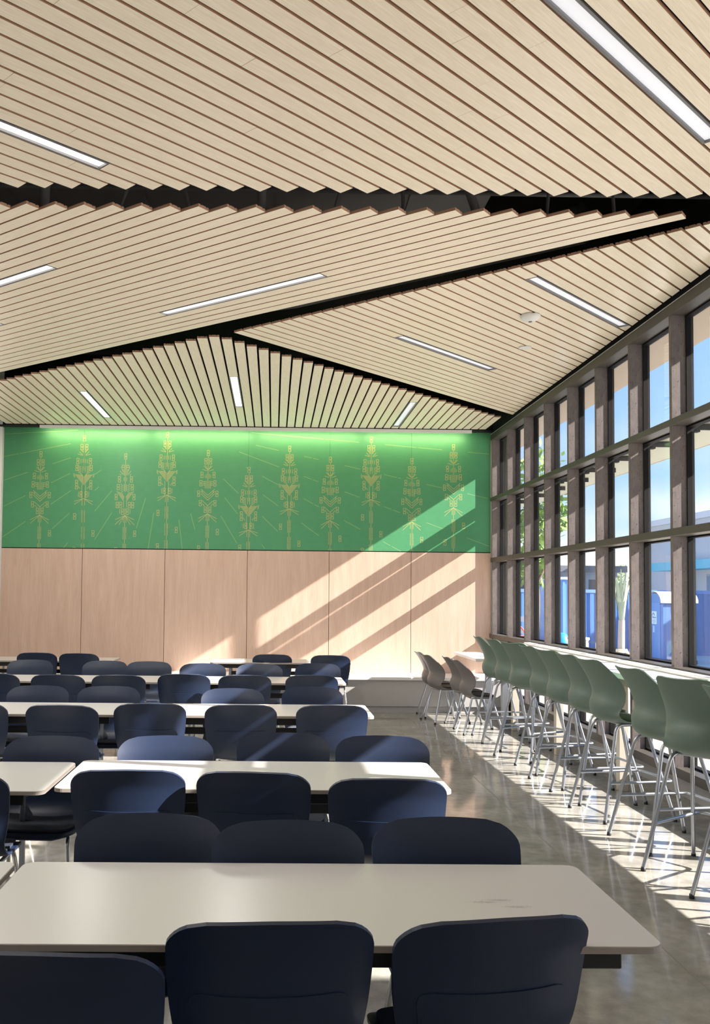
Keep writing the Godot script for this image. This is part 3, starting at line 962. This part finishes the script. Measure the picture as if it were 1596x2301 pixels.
func make_grey_chair() -> Node3D:
	var t := thing("grey_chair", "", "chair")
	var ctrl := []
	for r in BACK: ctrl.append([r[0], r[1] + 0.445, r[2], r[3]])
	part("shell", shell(ctrl, 0.045, 0.04, 0.08, 0.009), M.greyshell, t)
	part("seat_pad", shell(ctrl, 0.07, 0.07, 0.07, 0.016, 0.0, 0.05, 0.44, 16, 13, -0.018, 0.88), M.grey_pad, t)
	for s in [-1, 1]:
		for e in [-1, 1]:
			var b := MB.new()
			b.tube([Vector3(s * 0.245, 0.02, e * 0.235), Vector3(s * 0.16, 0.428, e * 0.12)], 0.0125, 10)
			part("leg", b, M.silver, t)
			glide(t, Vector3(s * 0.246, 0.0, e * 0.237))
	var b := MB.new()
	for e in [-1, 1]: b.tube([Vector3(-0.165, 0.425, e * 0.12), Vector3(0.165, 0.425, e * 0.12)], 0.010, 8)
	for s in [-1, 1]: b.tube([Vector3(s * 0.16, 0.425, -0.12), Vector3(s * 0.16, 0.425, 0.12)], 0.010, 8)
	part("seat_frame", b, M.silver, t)
	return t

func make_stool() -> Node3D:
	var t := thing("bar_stool", "", "bar stool")
	var ctrl := []
	for r in BACK: ctrl.append([r[0], r[1] * 1.06 + 0.722, r[2], r[3]])
	part("shell", shell(ctrl, 0.045, 0.04, 0.08, 0.009), M.sage, t)
	part("seat_pad", shell(ctrl, 0.07, 0.07, 0.07, 0.016, 0.0, 0.05, 0.44, 16, 13, -0.018, 0.88), M.sage_pad, t)
	for s in [-1, 1]:
		var b := MB.new()
		b.tube(bend([Vector3(s * 0.262, 0.02, -0.285), Vector3(s * 0.165, 0.700, -0.135), Vector3(s * 0.165, 0.700, 0.10), Vector3(s * 0.262, 0.02, 0.275)], 0.06), 0.0125, 12)
		part("side_frame", b, M.silver, t)
		glide(t, Vector3(s * 0.263, 0.0, -0.287)); glide(t, Vector3(s * 0.263, 0.0, 0.277))
	var b := MB.new()
	b.tube(bend([Vector3(-0.225, 0.285, -0.228), Vector3(-0.225, 0.285, 0.29), Vector3(0.225, 0.285, 0.29), Vector3(0.225, 0.285, -0.228)], 0.05), 0.0105, 10)
	part("footrest", b, M.silver, t)
	b = MB.new()
	for z in [-0.06, 0.06]: b.tube([Vector3(-0.165, 0.699, z), Vector3(0.165, 0.699, z)], 0.010, 8)
	part("seat_brace", b, M.silver, t)
	return t

func rrect(hx: float, hz: float, r: float) -> PackedVector2Array:
	var o := PackedVector2Array()
	for k in 4:
		var cx := hx - r if k == 0 or k == 3 else -hx + r
		var cz := hz - r if k < 2 else -hz + r
		for i in 8:
			var a := PI * 0.5 * (k + i / 7.0)
			o.append(Vector2(cx + r * cos(a), cz + r * sin(a)))
	return o

func make_table() -> Node3D:
	var t := thing("folding_table", "", "table")
	var hx := 0.93; var hz := 0.37
	var top := MB.new(); var edge := MB.new()
	edge.prism(rrect(hx, hz, 0.045), 0.722, 0.7385, top)
	var lip := MB.new()
	var o := rrect(hx, hz, 0.045); var i2 := rrect(hx - 0.0025, hz - 0.0025, 0.0425)
	for k in o.size():
		var j := (k + 1) % o.size()
		edge.quad(Vector3(o[k].x, 0.7385, o[k].y), Vector3(i2[k].x, 0.7405, i2[k].y), Vector3(i2[j].x, 0.7405, i2[j].y), Vector3(o[j].x, 0.7385, o[j].y))
	lip.prism(i2, 0.7385, 0.7405, top)
	obj("tabletop", mesh_of([[top, M.white_top], [edge, M.edge]]), t)
	for s in [-1, 1]:
		boxpart("apron_rail", Vector3(-hx + 0.10, 0.665, s * (hz - 0.06) - 0.012), Vector3(hx - 0.10, 0.7215, s * (hz - 0.06) + 0.012), M.black, t, 0.003)
	for s in [-1, 1]:
		boxpart("end_rail", Vector3(s * (hx - 0.18) - 0.02, 0.675, -hz + 0.073), Vector3(s * (hx - 0.18) + 0.02, 0.7215, hz - 0.073), M.black, t, 0.003)
		for e in [-1, 1]:
			var x: float = s * (hx - 0.26); var z: float = e * (hz - 0.085)
			boxpart("leg", Vector3(x - 0.013, 0.02, z - 0.013), Vector3(x + 0.013, 0.70, z + 0.013), M.silver, t, 0.002)
			glide(t, Vector3(x, 0.0, z))
			# gusset of the fold with its bolt
			var g := MB.new()
			g.xf = Transform3D(Basis(Vector3.RIGHT, Vector3(0, 0, 1), Vector3(0, -1, 0)), Vector3(x, 0.50, z + 0.0135 * e))
			g.prism(PackedVector2Array([Vector2(0.0, -0.06), Vector2(s * 0.045, 0.015), Vector2(s * 0.05, 0.03), Vector2(s * 0.04, 0.045), Vector2(s * 0.02, 0.05), Vector2(0.0, 0.04)]), -0.002, 0.002)
			var gs := part("hinge_plate", g, M.silver, t)
			var bo := MB.new()
			bo.tube([Vector3(x + s * 0.034, 0.468, z - 0.006 + 0.0135 * e), Vector3(x + s * 0.034, 0.468, z + 0.006 + 0.0135 * e)], 0.007, 10)
			part("bolt", bo, M.chrome, gs)
		boxpart("foot_bar", Vector3(s * (hx - 0.26) - 0.011, 0.13, -hz + 0.1), Vector3(s * (hx - 0.26) + 0.011, 0.16, hz - 0.1), M.silver, t, 0.002)
	boxpart("stretcher", Vector3(-hx + 0.27, 0.55, -0.02), Vector3(hx - 0.27, 0.60, 0.02), M.black, t, 0.003)
	return t

const WORDS := ["first", "second", "third", "fourth", "fifth", "sixth", "seventh", "eighth", "ninth", "tenth", "eleventh", "twelfth", "thirteenth", "fourteenth"]
const ORD := ["nearest", "second", "third", "fourth", "fifth", "sixth", "seventh"]
func tables_and_chairs() -> void:
	# depth of the tables' middle, right end of the first table, how many
	var rows := [[2.83, 1.04, 2, "fifth"], [4.75, 0.855, 2, "fourth"], [7.37, 0.78, 2, "third"], [9.92, 0.775, 2, "second"], [12.72, 1.06, 2, "first"]]
	var tab := make_table()
	var first := true
	for r in rows:
		for k in r[2]:
			var x: float = r[1] - 0.93 - k * 1.885
			var d: float = r[0]
			if r[3] == "fourth" and k == 1: d -= 0.07; x -= 0.0
			if r[3] == "first" and k == 1: x = -3.02
			if r[3] == "second" and k == 1: x -= 0.02
			var lab := "white folding table in the %s row from the mural, %s" % [r[3], "at the window aisle" if k == 0 else "away from the windows"]
			if first: tab.position = P(x, 0, d); tag(tab, lab, "", "white folding tables in rows"); first = false
			else: copy(tab, P(x, 0, d), 0.0, lab, "white folding tables in rows")
	# grey smudges on the top of the front table
	var zz := noise(83, 1.0, 3)
	var spots := [Vector2(0.785, 0.525), Vector2(0.812, 0.50), Vector2(0.832, 0.58)]
	var smudge := mat(Color.WHITE, 0.28)
	smudge.albedo_texture = picture(512, 256, func(x, y):
		var k := 0.0
		for q in spots:
			var e := Vector2((x / 512.0 - q.x) / 0.02, (y / 256.0 - q.y) / 0.012)
			k = maxf(k, clampf(1.2 - e.length() + zz.get_noise_2d(x * 0.3, y * 0.3) * 1.2, 0.0, 1.0))
		k *= 0.16
		return Color(0.784 - k, 0.773 - k, 0.761 - k))
	smudge.uv1_scale = Vector3(1.0 / 1.86, 1.0 / 0.74, 1.0); smudge.uv1_offset = Vector3(0.5, 0.5, 0.0)
	(tab.get_node("tabletop") as MeshInstance3D).set_surface_override_material(0, smudge)
	var ch := make_navy_chair()
	first = true
	# row, side (n: back to the entrance, f: back to the mural), list of [x, depth of the back, turn in degrees]
	var sets := [
		["fifth", "n", [[0.535, 2.42, 10.0], [-0.005, 2.39, 3.0], [-0.485, 2.19, -3.0]]],
		["fifth", "f", [[0.63, 3.36, 2.0], [0.07, 3.30, 1.0], [-0.43, 3.39, -2.0]]],
		["fourth", "n", [[0.53, 4.17, -2.0], [-0.05, 4.30, -6.0], [-0.65, 4.33, 1.0], [-1.42, 4.22, 0.0]]],
		["fourth", "f", [[0.62, 5.29, -2.0], [0.08, 5.37, 1.0], [-0.56, 5.23, 3.0], [-1.20, 5.19, -3.0]]],
		["third", "n", [[0.45, 6.84, 0.0], [-0.22, 6.82, 2.0], [-0.89, 6.86, 4.0], [-1.47, 6.72, -3.0], [-2.16, 6.80, 2.0]]],
		["third", "f", [[0.37, 8.05, 3.0], [-0.32, 7.86, -2.0], [-1.35, 7.96, 2.0], [-1.96, 7.96, -2.0]]],
		["second", "n", [[0.41, 9.32, 0.0], [-0.26, 9.26, 2.0], [-0.85, 9.32, -2.0], [-1.48, 9.15, 1.0], [-2.06, 9.13, 0.0], [-2.72, 9.2, 2.0]]],
		["second", "f", [[0.55, 10.78, 2.0], [-0.13, 10.62, -1.0], [-0.76, 10.62, 1.0], [-1.40, 10.85, 0.0], [-1.92, 10.9, -2.0], [-2.78, 10.95, 2.0]]],
		["first", "n", [[0.80, 12.35, -3.0], [0.02, 12.42, 0.0], [-2.50, 12.27, 0.0], [-3.07, 12.33, 2.0]]]]
	for s in sets:
		for i in s[2].size():
			var q: Array = s[2][i]
			var near: bool = s[1] == "n"
			# the back stands 0.27 m behind the middle of the seat
			var d: float = q[1] + (0.215 if near else -0.27)
			var lab := "navy shell chair, %s side of the %s table row from the mural, %s from windows" % ["entrance" if near else "mural", s[0], ORD[i]]
			var turn: float = (PI if near else 0.0) + deg_to_rad(q[2])
			if first: ch.position = P(q[0], 0, d); ch.rotation.y = turn; tag(ch, lab, "", "navy dining chairs at the tables"); first = false
			else: copy(ch, P(q[0], 0, d), turn, lab, "navy dining chairs at the tables")

func counter_and_stools() -> void:
	var c := thing("bar_counter", "white window counter with pale green edge on square posts", "counter")
	var d0 := -3.2; var d1 := 11.62
	boxpart("worktop", P(2.752, 1.012, d0), P(3.235, 1.052, d1), M.counter, c, 0.002)
	boxpart("edge_band", P(2.745, 1.010, d0), P(2.7515, 1.051, d1), M.mint, c)
	boxpart("back_rail", P(3.15, 1.053, d0), P(3.235, 1.078, d1), M.counter, c, 0.004)
	boxpart("apron", P(2.86, 0.93, d0 + 0.05), P(2.90, 1.009, d1 - 0.05), mat(c8(168, 160, 146), 0.5), c)
	var k := 0
	for d in [-2.65, -0.87, 0.9, 2.67, 4.45, 6.2, 7.98, 9.75, 11.5]:
		boxpart("post", P(2.98, 0.0, d), P(3.06, 1.009, d + 0.08), mat(c8(196, 188, 172), 0.5), c, 0.003)
		k += 1
	boxpart("end_frame", P(2.76, 0.80, d1 - 0.03), P(3.22, 0.83, d1 + 0.0), M.counter, c)
	boxpart("end_frame", P(2.76, 0.83, d1 - 0.03), P(2.79, 1.01, d1), M.counter, c)
	var ds := thing("low_desk", "low white window desk with steel post by the mural", "desk")
	boxpart("worktop", P(2.56, 0.83, 11.66), P(3.24, 0.865, 13.08), M.counter, ds, 0.003)
	boxpart("post", P(2.95, 0.0, 11.9), P(3.03, 0.83, 11.98), M.silver, ds, 0.003)
	boxpart("post", P(2.95, 0.0, 12.8), P(3.03, 0.83, 12.88), M.silver, ds, 0.003)
	var g := make_grey_chair()
	var gs := [[2.30, 12.83, 4.0, "grey shell chair at the low desk, first from the mural bench"], [2.29, 12.28, 12.0, "grey shell chair at the low desk, second from the mural bench"], [2.50, 11.84, 2.0, "grey shell chair at the low desk, third from the mural bench"], [2.52, 11.33, 2.0, "grey shell chair between low desk and the green bar stools"]]
	for i in gs.size():
		var q: Array = gs[i]
		var turn: float = PI / 2 + deg_to_rad(q[2])
		if i == 0: g.position = P(q[0], 0, q[1]); g.rotation.y = turn; tag(g, q[3], "", "grey chairs at the low desk")
		else: copy(g, P(q[0], 0, q[1]), turn, q[3], "grey chairs at the low desk")
	var st := make_stool()
	var ss := [[2.68, 10.82, 0.0], [2.69, 10.24, 8.0], [2.70, 9.60, 28.0], [2.71, 8.92, 6.0], [2.70, 8.32, 16.0], [2.70, 7.72, 8.0], [2.68, 7.14, 10.0], [2.68, 6.30, 8.0], [2.65, 5.64, 36.0], [2.67, 4.99, 14.0]]
	for i in ss.size():
		var q: Array = ss[i]
		var lab := "sage green bar stool at the window counter, %s counted from the mural end" % WORDS[i]
		var turn: float = PI / 2 + deg_to_rad(q[2])
		if i == 0: st.position = P(q[0], 0, q[1]); st.rotation.y = turn; tag(st, lab, "", "green bar stools along the window counter")
		else: copy(st, P(q[0], 0, q[1]), turn, lab, "green bar stools along the window counter")

# ------------------------------------------------------------------ outside
func outside() -> void:
	var g := struct("ground", "pale paved yard outside the windows", "ground")
	var paving := tex_mat(61, c8(208, 203, 194), 0.05, 0.03, 0.9, 0.15)
	boxpart("paving", P(3.5, -0.8, -30.0), P(70.0, -0.45, 90.0), paving, g)
	boxpart("paving", P(-40.0, -0.8, 14.2), P(3.5, -0.45, 90.0), paving, g)
	var s := thing("dry_grass_strip", "strip of dry straw-coloured grass under the windows", "grass")
	boxpart("bed", P(3.52, -0.6, -9.0), P(5.2, -0.12, 16.0), tex_mat(62, c8(184, 172, 142), 0.2, 0.35, 0.95, 0.9), s)
	tag(s, "", "", "", "stuff")
	far_building(); site_container(); toilets(); small_yard_things()
	tree("leafy_tree", "leafy green tree standing outside the far window bays", P(6.5, -0.45, 23.0), 5.2, 1.25, 900, c8(104, 138, 62), 5)
	tree("leafy_tree", "large leafy tree at the corner beyond the sun shade", P(7.4, -0.45, 28.5), 6.6, 1.5, 900, c8(122, 150, 70), 6)
	for k in 6:
		tree("hedge_tree", "distant rounded tree behind the blue container, %s from the grey building" % ["sixth", "fifth", "fourth", "third", "second", "nearest"][k], P(12.5 + k * 2.3, -0.45, 64.0 + 2.0 * (k % 2)), 3.6 + 0.5 * (k % 3), 1.7, 260, c8(112, 132, 70), 20 + k, "distant trees")

func tree(called: String, label: String, at: Vector3, h: float, r: float, n: int, col: Color, sd: int, group := "") -> void:
	var z := RandomNumberGenerator.new()
	z.seed = sd
	var t := thing(called, label, "tree", at, 0, group)
	var b := MB.new()
	b.tube([Vector3.ZERO, Vector3(0.06, h * 0.4, 0.03), Vector3(-0.05, h * 0.8, 0.0)], 0.11, 8, true, 0.04)
	for k in 4: b.tube([Vector3(0.04, h * 0.45, 0), Vector3(cos(k * 1.7) * r * 0.6, h * 0.75, sin(k * 1.7) * r * 0.6)], 0.04, 6, true, 0.015)
	part("trunk", b, mat(c8(112, 96, 80), 0.9), t)
	b = MB.new()
	var blobs := []
	for k in 9: blobs.append([Vector3(z.randf_range(-0.6, 0.6) * r, h * z.randf_range(0.5, 0.92), z.randf_range(-0.6, 0.6) * r), r * z.randf_range(0.35, 0.6)])
	for k in n:
		var q: Array = blobs[k % 9]
		var d := Vector3(z.randfn(), z.randfn(), z.randfn()).normalized()
		var p: Vector3 = q[0] + d * q[1] * pow(z.randf(), 0.4)
		var u := Vector3(z.randfn(), z.randfn() - 0.4, z.randfn()).normalized()
		var w := u.cross(Vector3(z.randfn(), z.randfn(), z.randfn())).normalized()
		var sz := r * z.randf_range(0.07, 0.13)
		b.quad(p - u * sz, p + w * sz * 0.45, p + u * sz, p - w * sz * 0.45)
	var m := mat(col, 0.7)
	m.backlight_enabled = true; m.backlight = Color(0.25, 0.32, 0.1)
	m.cull_mode = BaseMaterial3D.CULL_DISABLED
	var f := part("foliage", b, m, t)
	tag(f, "", "", "", "stuff")

func far_building() -> void:
	var t := thing("school_building", "long pale grey building with teal canopy across the yard", "building")
	var wm := mat(c8(196, 197, 196), 0.8)
	boxpart("wall", P(20.0, -0.45, 12.0), P(30.0, 5.35, 49.6), wm, t)
	boxpart("parapet", P(19.85, 5.35, 11.9), P(30.1, 5.65, 49.75), mat(c8(214, 214, 212), 0.7), t)
	boxpart("canopy", P(18.9, 2.95, 14.0), P(20.0, 3.35, 46.3), mat(c8(96, 196, 214), 0.6), t)
	for k in 11:
		var d := 45.2 - k * 2.6
		var w := boxpart("window", P(19.97, 1.5, d - 1.5), P(20.02, 2.75, d), mat(c8(150, 160, 170), 0.5), t)
		boxpart("pane", P(19.955, 1.6, d - 1.42), P(19.968, 2.65, d - 0.8), mat(c8(112, 140, 170), 0.15), w)
		boxpart("pane", P(19.955, 1.6, d - 0.7), P(19.968, 2.65, d - 0.08), mat(c8(112, 140, 170), 0.15), w)
	for k in 4:
		boxpart("vent", P(19.97, 0.15, 43.6 - k * 0.9), P(20.02, 0.6, 44.2 - k * 0.9), mat(c8(168, 150, 150), 0.7), t)
	var hs := thing("house", "low grey house with dark windows behind the blue container", "house")
	boxpart("wall", P(12.6, -0.45, 51.0), P(19.0, 3.0, 57.0), mat(c8(186, 190, 196), 0.8), hs)
	boxpart("roof", P(12.2, 3.0, 50.6), P(19.4, 3.35, 57.4), mat(c8(120, 122, 126), 0.8), hs)
	for k in 3: boxpart("window", P(13.4 + k * 2.0, 1.55, 50.96), P(14.4 + k * 2.0, 2.6, 51.0), mat(c8(84, 90, 98), 0.3), hs)

func site_container() -> void:
	var bl := mat(c8(84, 136, 196), 0.55)
	var t := thing("storage_container", "long blue corrugated storage container across the yard", "container")
	var x0 := 8.2; var x1 := 18.4; var d := 34.0
	boxpart("body", P(x0 + 0.05, -0.40, d + 0.06), P(x1 - 0.05, 1.86, d + 2.4), bl, t)
	boxpart("top_rail", P(x0, 1.80, d), P(x1, 1.92, d + 2.45), mat(c8(120, 160, 220), 0.5), t)
	boxpart("bottom_rail", P(x0, -0.45, d), P(x1, -0.33, d + 2.45), bl, t)
	var rib := MB.new()
	var k := 0
	while x0 + 0.1 + k * 0.28 < x1 - 0.2:
		var x := x0 + 0.1 + k * 0.28
		rib.box(Vector3(x, -0.33, -d - 0.06), Vector3(x + 0.14, 1.80, -d - 0.015))
		k += 1
	var rp := part("ribs", rib, bl, t)
	tag(rp, "", "", "", "stuff")
	t = thing("site_cabin", "tall bright blue site cabin standing before the distant trees", "cabin")
	boxpart("body", P(8.35, -0.45, 27.0), P(9.05, 2.15, 29.0), mat(c8(86, 142, 206), 0.5), t)
	boxpart("roof", P(8.30, 2.15, 26.95), P(9.10, 2.22, 29.05), mat(c8(190, 206, 230), 0.5), t)
	for q in 3: boxpart("rib", P(8.45 + q * 0.2, -0.4, 26.98), P(8.52 + q * 0.2, 2.1, 27.0), mat(c8(100, 154, 214), 0.5), t)

func toilets() -> void:
	var words := ["nearest to the blue container", "second from the blue container", "third from the blue container"]
	for k in 2:
		var d := 31.25 - k * 1.22
		var t := thing("portable_toilet", "blue portable toilet with white domed roof, %s" % words[k], "portable toilet", P(12.95, -0.45, d), 0, "portable toilets in the yard")
		var bm := mat(c8(90, 130, 182), 0.5)
		boxpart("base", Vector3(-0.57, 0.0, -0.55), Vector3(0.57, 0.12, 0.55), mat(c8(70, 74, 80), 0.8), t)
		boxpart("cabin", Vector3(-0.55, 0.12, -0.53), Vector3(0.55, 1.92, 0.53), bm, t, 0.04)
		# arched gable and door face the windows (towards -x)
		var b := MB.new()
		var arc := PackedVector2Array([Vector2(0.50, 0.0)])
		for i in 13:
			var a := PI * i / 12.0
			arc.append(Vector2(0.50 * cos(a), 0.02 + 0.30 * sin(a)))
		arc.append(Vector2(-0.50, 0.0))
		b.xf = Transform3D(Basis(Vector3(0, 0, -1), Vector3(-1, 0, 0), Vector3(0, 1, 0)), Vector3(0, 1.92, 0))
		b.prism(arc, -0.55, 0.56)
		part("gable", b, bm, t)
		b = MB.new()
		var pos := []
		for i in 13:
			var a := PI * i / 12.0
			for e in 2: pos.append(Vector3(-0.60 if e == 0 else 0.60, 1.93 + 0.37 * sin(a), 0.58 * cos(a)))
		b.grid(pos, 13, 2, false)
		var rm := mat(c8(236, 238, 238), 0.6)
		rm.cull_mode = BaseMaterial3D.CULL_DISABLED
		part("roof", b, rm, t)
		var dr := boxpart("door", Vector3(-0.575, 0.16, -0.42), Vector3(-0.55, 1.95, 0.42), mat(c8(98, 140, 192), 0.45), t, 0.006)
		boxpart("sign", Vector3(-0.582, 1.25, -0.19), Vector3(-0.5755, 1.66, 0.19), mat(c8(225, 232, 236), 0.6), dr)
		var ink := MB.new()
		ink.tube([Vector3(-0.583, 1.52, -0.14), Vector3(-0.583, 1.60, -0.08), Vector3(-0.583, 1.60, -0.03), Vector3(-0.583, 1.53, 0.04)], 0.012, 6)
		ink.box(Vector3(-0.584, 1.44, -0.12), Vector3(-0.582, 1.50, -0.07))
		for i in 4: ink.box(Vector3(-0.584, 1.44, -0.05 + i * 0.05), Vector3(-0.582, 1.475, -0.015 + i * 0.05))
		for i in 3: ink.box(Vector3(-0.584, 1.30 + i * 0.035, -0.13), Vector3(-0.582, 1.308 + i * 0.035, 0.13))
		part("sign_print", ink, mat(c8(60, 84, 120), 0.6), dr)
		boxpart("latch", Vector3(-0.60, 0.98, -0.05), Vector3(-0.5755, 1.20, 0.03), mat(c8(210, 222, 238), 0.5), dr)
		for i in 5: boxpart("vent_slot", Vector3(-0.25 + 0.12 * i, 1.62, 0.531), Vector3(-0.19 + 0.12 * i, 1.82, 0.536), mat(c8(220, 226, 232), 0.5), t)

func small_yard_things() -> void:
	# litter bin
	var t := thing("litter_bin", "round grey steel litter bin in the yard", "bin", P(7.72, -0.45, 23.4))
	var b := MB.new()
	b.lathe([Vector2(0.001, 1.06), Vector2(0.2, 1.06), Vector2(0.25, 1.03), Vector2(0.25, 0.0), Vector2(0.001, 0.0)], 24)
	part("body", b, mat(c8(150, 150, 150), 0.4, 0.3), t)
	b = MB.new()
	b.lathe([Vector2(0.12, 1.10), Vector2(0.27, 1.08), Vector2(0.275, 1.03), Vector2(0.25, 1.02)], 24)
	part("rim", b, mat(c8(210, 212, 214), 0.4), t)
	# young palm with tied fronds on a tripod of stakes
	t = thing("young_palm", "young palm with tied fronds propped by pale wooden stakes", "palm", P(8.42, -0.45, 22.4))
	b = MB.new()
	b.tube([Vector3(0, 0, 0), Vector3(0.0, 0.7, 0), Vector3(0.02, 1.55, 0)], 0.10, 10, true, 0.075)
	part("trunk", b, tex_mat(71, c8(170, 160, 150), 0.2, 0.12, 0.9, 4.0), t)
	var z := RandomNumberGenerator.new()
	z.seed = 91
	for k in 16:
		var a := TAU * k / 16.0
		var o := Vector3(cos(a), 0, sin(a))
		b = MB.new()
		var sp := 0.16 + 0.12 * z.randf()
		var path := []
		for i in 6:
			var u := i / 5.0
			path.append(Vector3(0.02, 1.45, 0) + o * (0.05 + sp * u * u) + Vector3(0, 1.35 * u * (0.7 + 0.3 * z.randf()), 0))
		for i in 5:
			var w := Vector3(-o.z, 0, o.x) * 0.05 * sin(PI * (0.15 + 0.8 * i / 5.0))
			var w2 := Vector3(-o.z, 0, o.x) * 0.05 * sin(PI * (0.15 + 0.8 * (i + 1) / 5.0))
			b.quad(path[i] - w, path[i] + w, path[i + 1] + w2, path[i + 1] - w2)
		var fm := mat(c8(150, 165, 140), 0.7)
		fm.cull_mode = BaseMaterial3D.CULL_DISABLED
		part("frond", b, fm, t)
	for k in 3:
		var a := 0.4 + TAU * k / 3.0
		b = MB.new()
		b.tube([Vector3(cos(a) * 0.55, 0.0, sin(a) * 0.55), Vector3(cos(a) * 0.1, 0.85, sin(a) * 0.1)], 0.035, 8)
		part("stake", b, mat(c8(226, 206, 160), 0.8), t)
	b = MB.new()
	b.lathe([Vector2(0.12, 0.86), Vector2(0.15, 0.85), Vector2(0.15, 0.78), Vector2(0.12, 0.77)], 16)
	part("collar", b, mat(c8(236, 220, 190), 0.8), t)
	# bicycle
	t = thing("bicycle", "dark bicycle with wire basket parked beside the young palm", "bicycle", P(7.45, -0.45, 21.4), 0.9)
	var tm := mat(c8(48, 62, 84), 0.5)
	for x in [-0.5, 0.5]:
		b = MB.new()
		var ring := []
		for i in 25: ring.append(Vector3(x + 0.33 * cos(TAU * i / 24.0), 0.35 + 0.33 * sin(TAU * i / 24.0), 0))
		b.tube(ring, 0.02, 6, false)
		var wl := part("wheel", b, mat(c8(40, 42, 46), 0.7), t)
		b = MB.new()
		for i in 6: b.tube([Vector3(x, 0.35, 0), Vector3(x + 0.32 * cos(TAU * i / 6.0), 0.35 + 0.32 * sin(TAU * i / 6.0), 0)], 0.004, 4, false)
		part("spokes", b, M.silver, wl)
	b = MB.new()
	for e in [[Vector3(-0.5, 0.35, 0), Vector3(-0.1, 0.36, 0)], [Vector3(-0.1, 0.36, 0), Vector3(-0.22, 0.85, 0)], [Vector3(-0.5, 0.35, 0), Vector3(-0.2, 0.78, 0)], [Vector3(-0.2, 0.76, 0), Vector3(0.36, 0.84, 0)], [Vector3(-0.1, 0.36, 0), Vector3(0.37, 0.76, 0)], [Vector3(0.5, 0.35, 0), Vector3(0.34, 1.02, 0)]]: b.tube(e, 0.018, 8)
	part("bike_frame", b, mat(c8(60, 110, 190), 0.4), t)
	b = MB.new()
	b.tube([Vector3(0.28, 1.05, -0.26), Vector3(0.36, 1.04, -0.1), Vector3(0.36, 1.04, 0.1), Vector3(0.28, 1.05, 0.26)], 0.014, 8)
	part("handlebar", b, tm, t)
	boxpart("saddle", Vector3(-0.34, 0.86, -0.07), Vector3(-0.1, 0.91, 0.07), tm, t, 0.02)
	boxpart("basket", Vector3(0.42, 0.85, -0.15), Vector3(0.66, 1.05, 0.15), mat(c8(186, 192, 198), 0.5), t, 0.01)
	# things before the container
	t = thing("tarp_bundle", "bright blue tarpaulin bundle on a wooden pallet", "tarpaulin", P(7.95, -0.45, 25.5))
	b = MB.new()
	b.lathe([Vector2(0.001, 1.12), Vector2(0.14, 1.08), Vector2(0.24, 0.85), Vector2(0.26, 0.55), Vector2(0.34, 0.3), Vector2(0.36, 0.14)], 14)
	part("tarp", b, mat(c8(40, 150, 224), 0.35), t)
	for k in 4: boxpart("pallet_board", Vector3(-0.45, 0.10, -0.42 + k * 0.24), Vector3(0.45, 0.13, -0.28 + k * 0.24), mat(c8(206, 186, 140), 0.8), t)
	for k in 3: boxpart("pallet_bearer", Vector3(-0.42 + k * 0.38, 0.0, -0.42), Vector3(-0.34 + k * 0.38, 0.10, 0.42), mat(c8(190, 170, 126), 0.8), t)
	t = thing("hand_truck", "red hand truck standing by the far window bay", "hand truck", P(6.95, -0.45, 26.0), 0.5)
	b = MB.new()
	for x in [-0.18, 0.18]: b.tube(bend([Vector3(x, 0.1, 0), Vector3(x, 1.1, 0), Vector3(x * 0.5, 1.25, -0.08)], 0.1), 0.02, 8)
	for y in [0.4, 0.7, 1.0]: b.tube([Vector3(-0.18, y, 0), Vector3(0.18, y, 0)], 0.015, 8)
	part("truck_frame", b, mat(c8(206, 62, 52), 0.5), t)
	boxpart("toe_plate", Vector3(-0.22, 0.02, 0.0), Vector3(0.22, 0.035, 0.26), mat(c8(160, 160, 160), 0.4), t)
	for x in [-0.24, 0.24]:
		b = MB.new()
		b.tube([Vector3(x - 0.03, 0.13, -0.06), Vector3(x + 0.03, 0.13, -0.06)], 0.13, 16)
		part("wheel", b, mat(c8(40, 40, 42), 0.8), t)
	t = thing("maroon_hoarding", "maroon board fence with grey rails beyond the window", "fence", P(8.0, -0.45, 29.5))
	boxpart("board", Vector3(-0.6, 0.1, -0.03), Vector3(0.55, 0.85, 0.0), mat(c8(140, 62, 84), 0.7), t)
	for y in [0.92, 1.3]: boxpart("rail", Vector3(-0.7, y, -0.04), Vector3(0.6, y + 0.16, 0.02), mat(c8(150, 156, 170), 0.6), t)
	for x in [-0.6, 0.5]: boxpart("post", Vector3(x, 0.0, -0.08), Vector3(x + 0.06, 1.6, -0.04), mat(c8(170, 174, 180), 0.5), t)
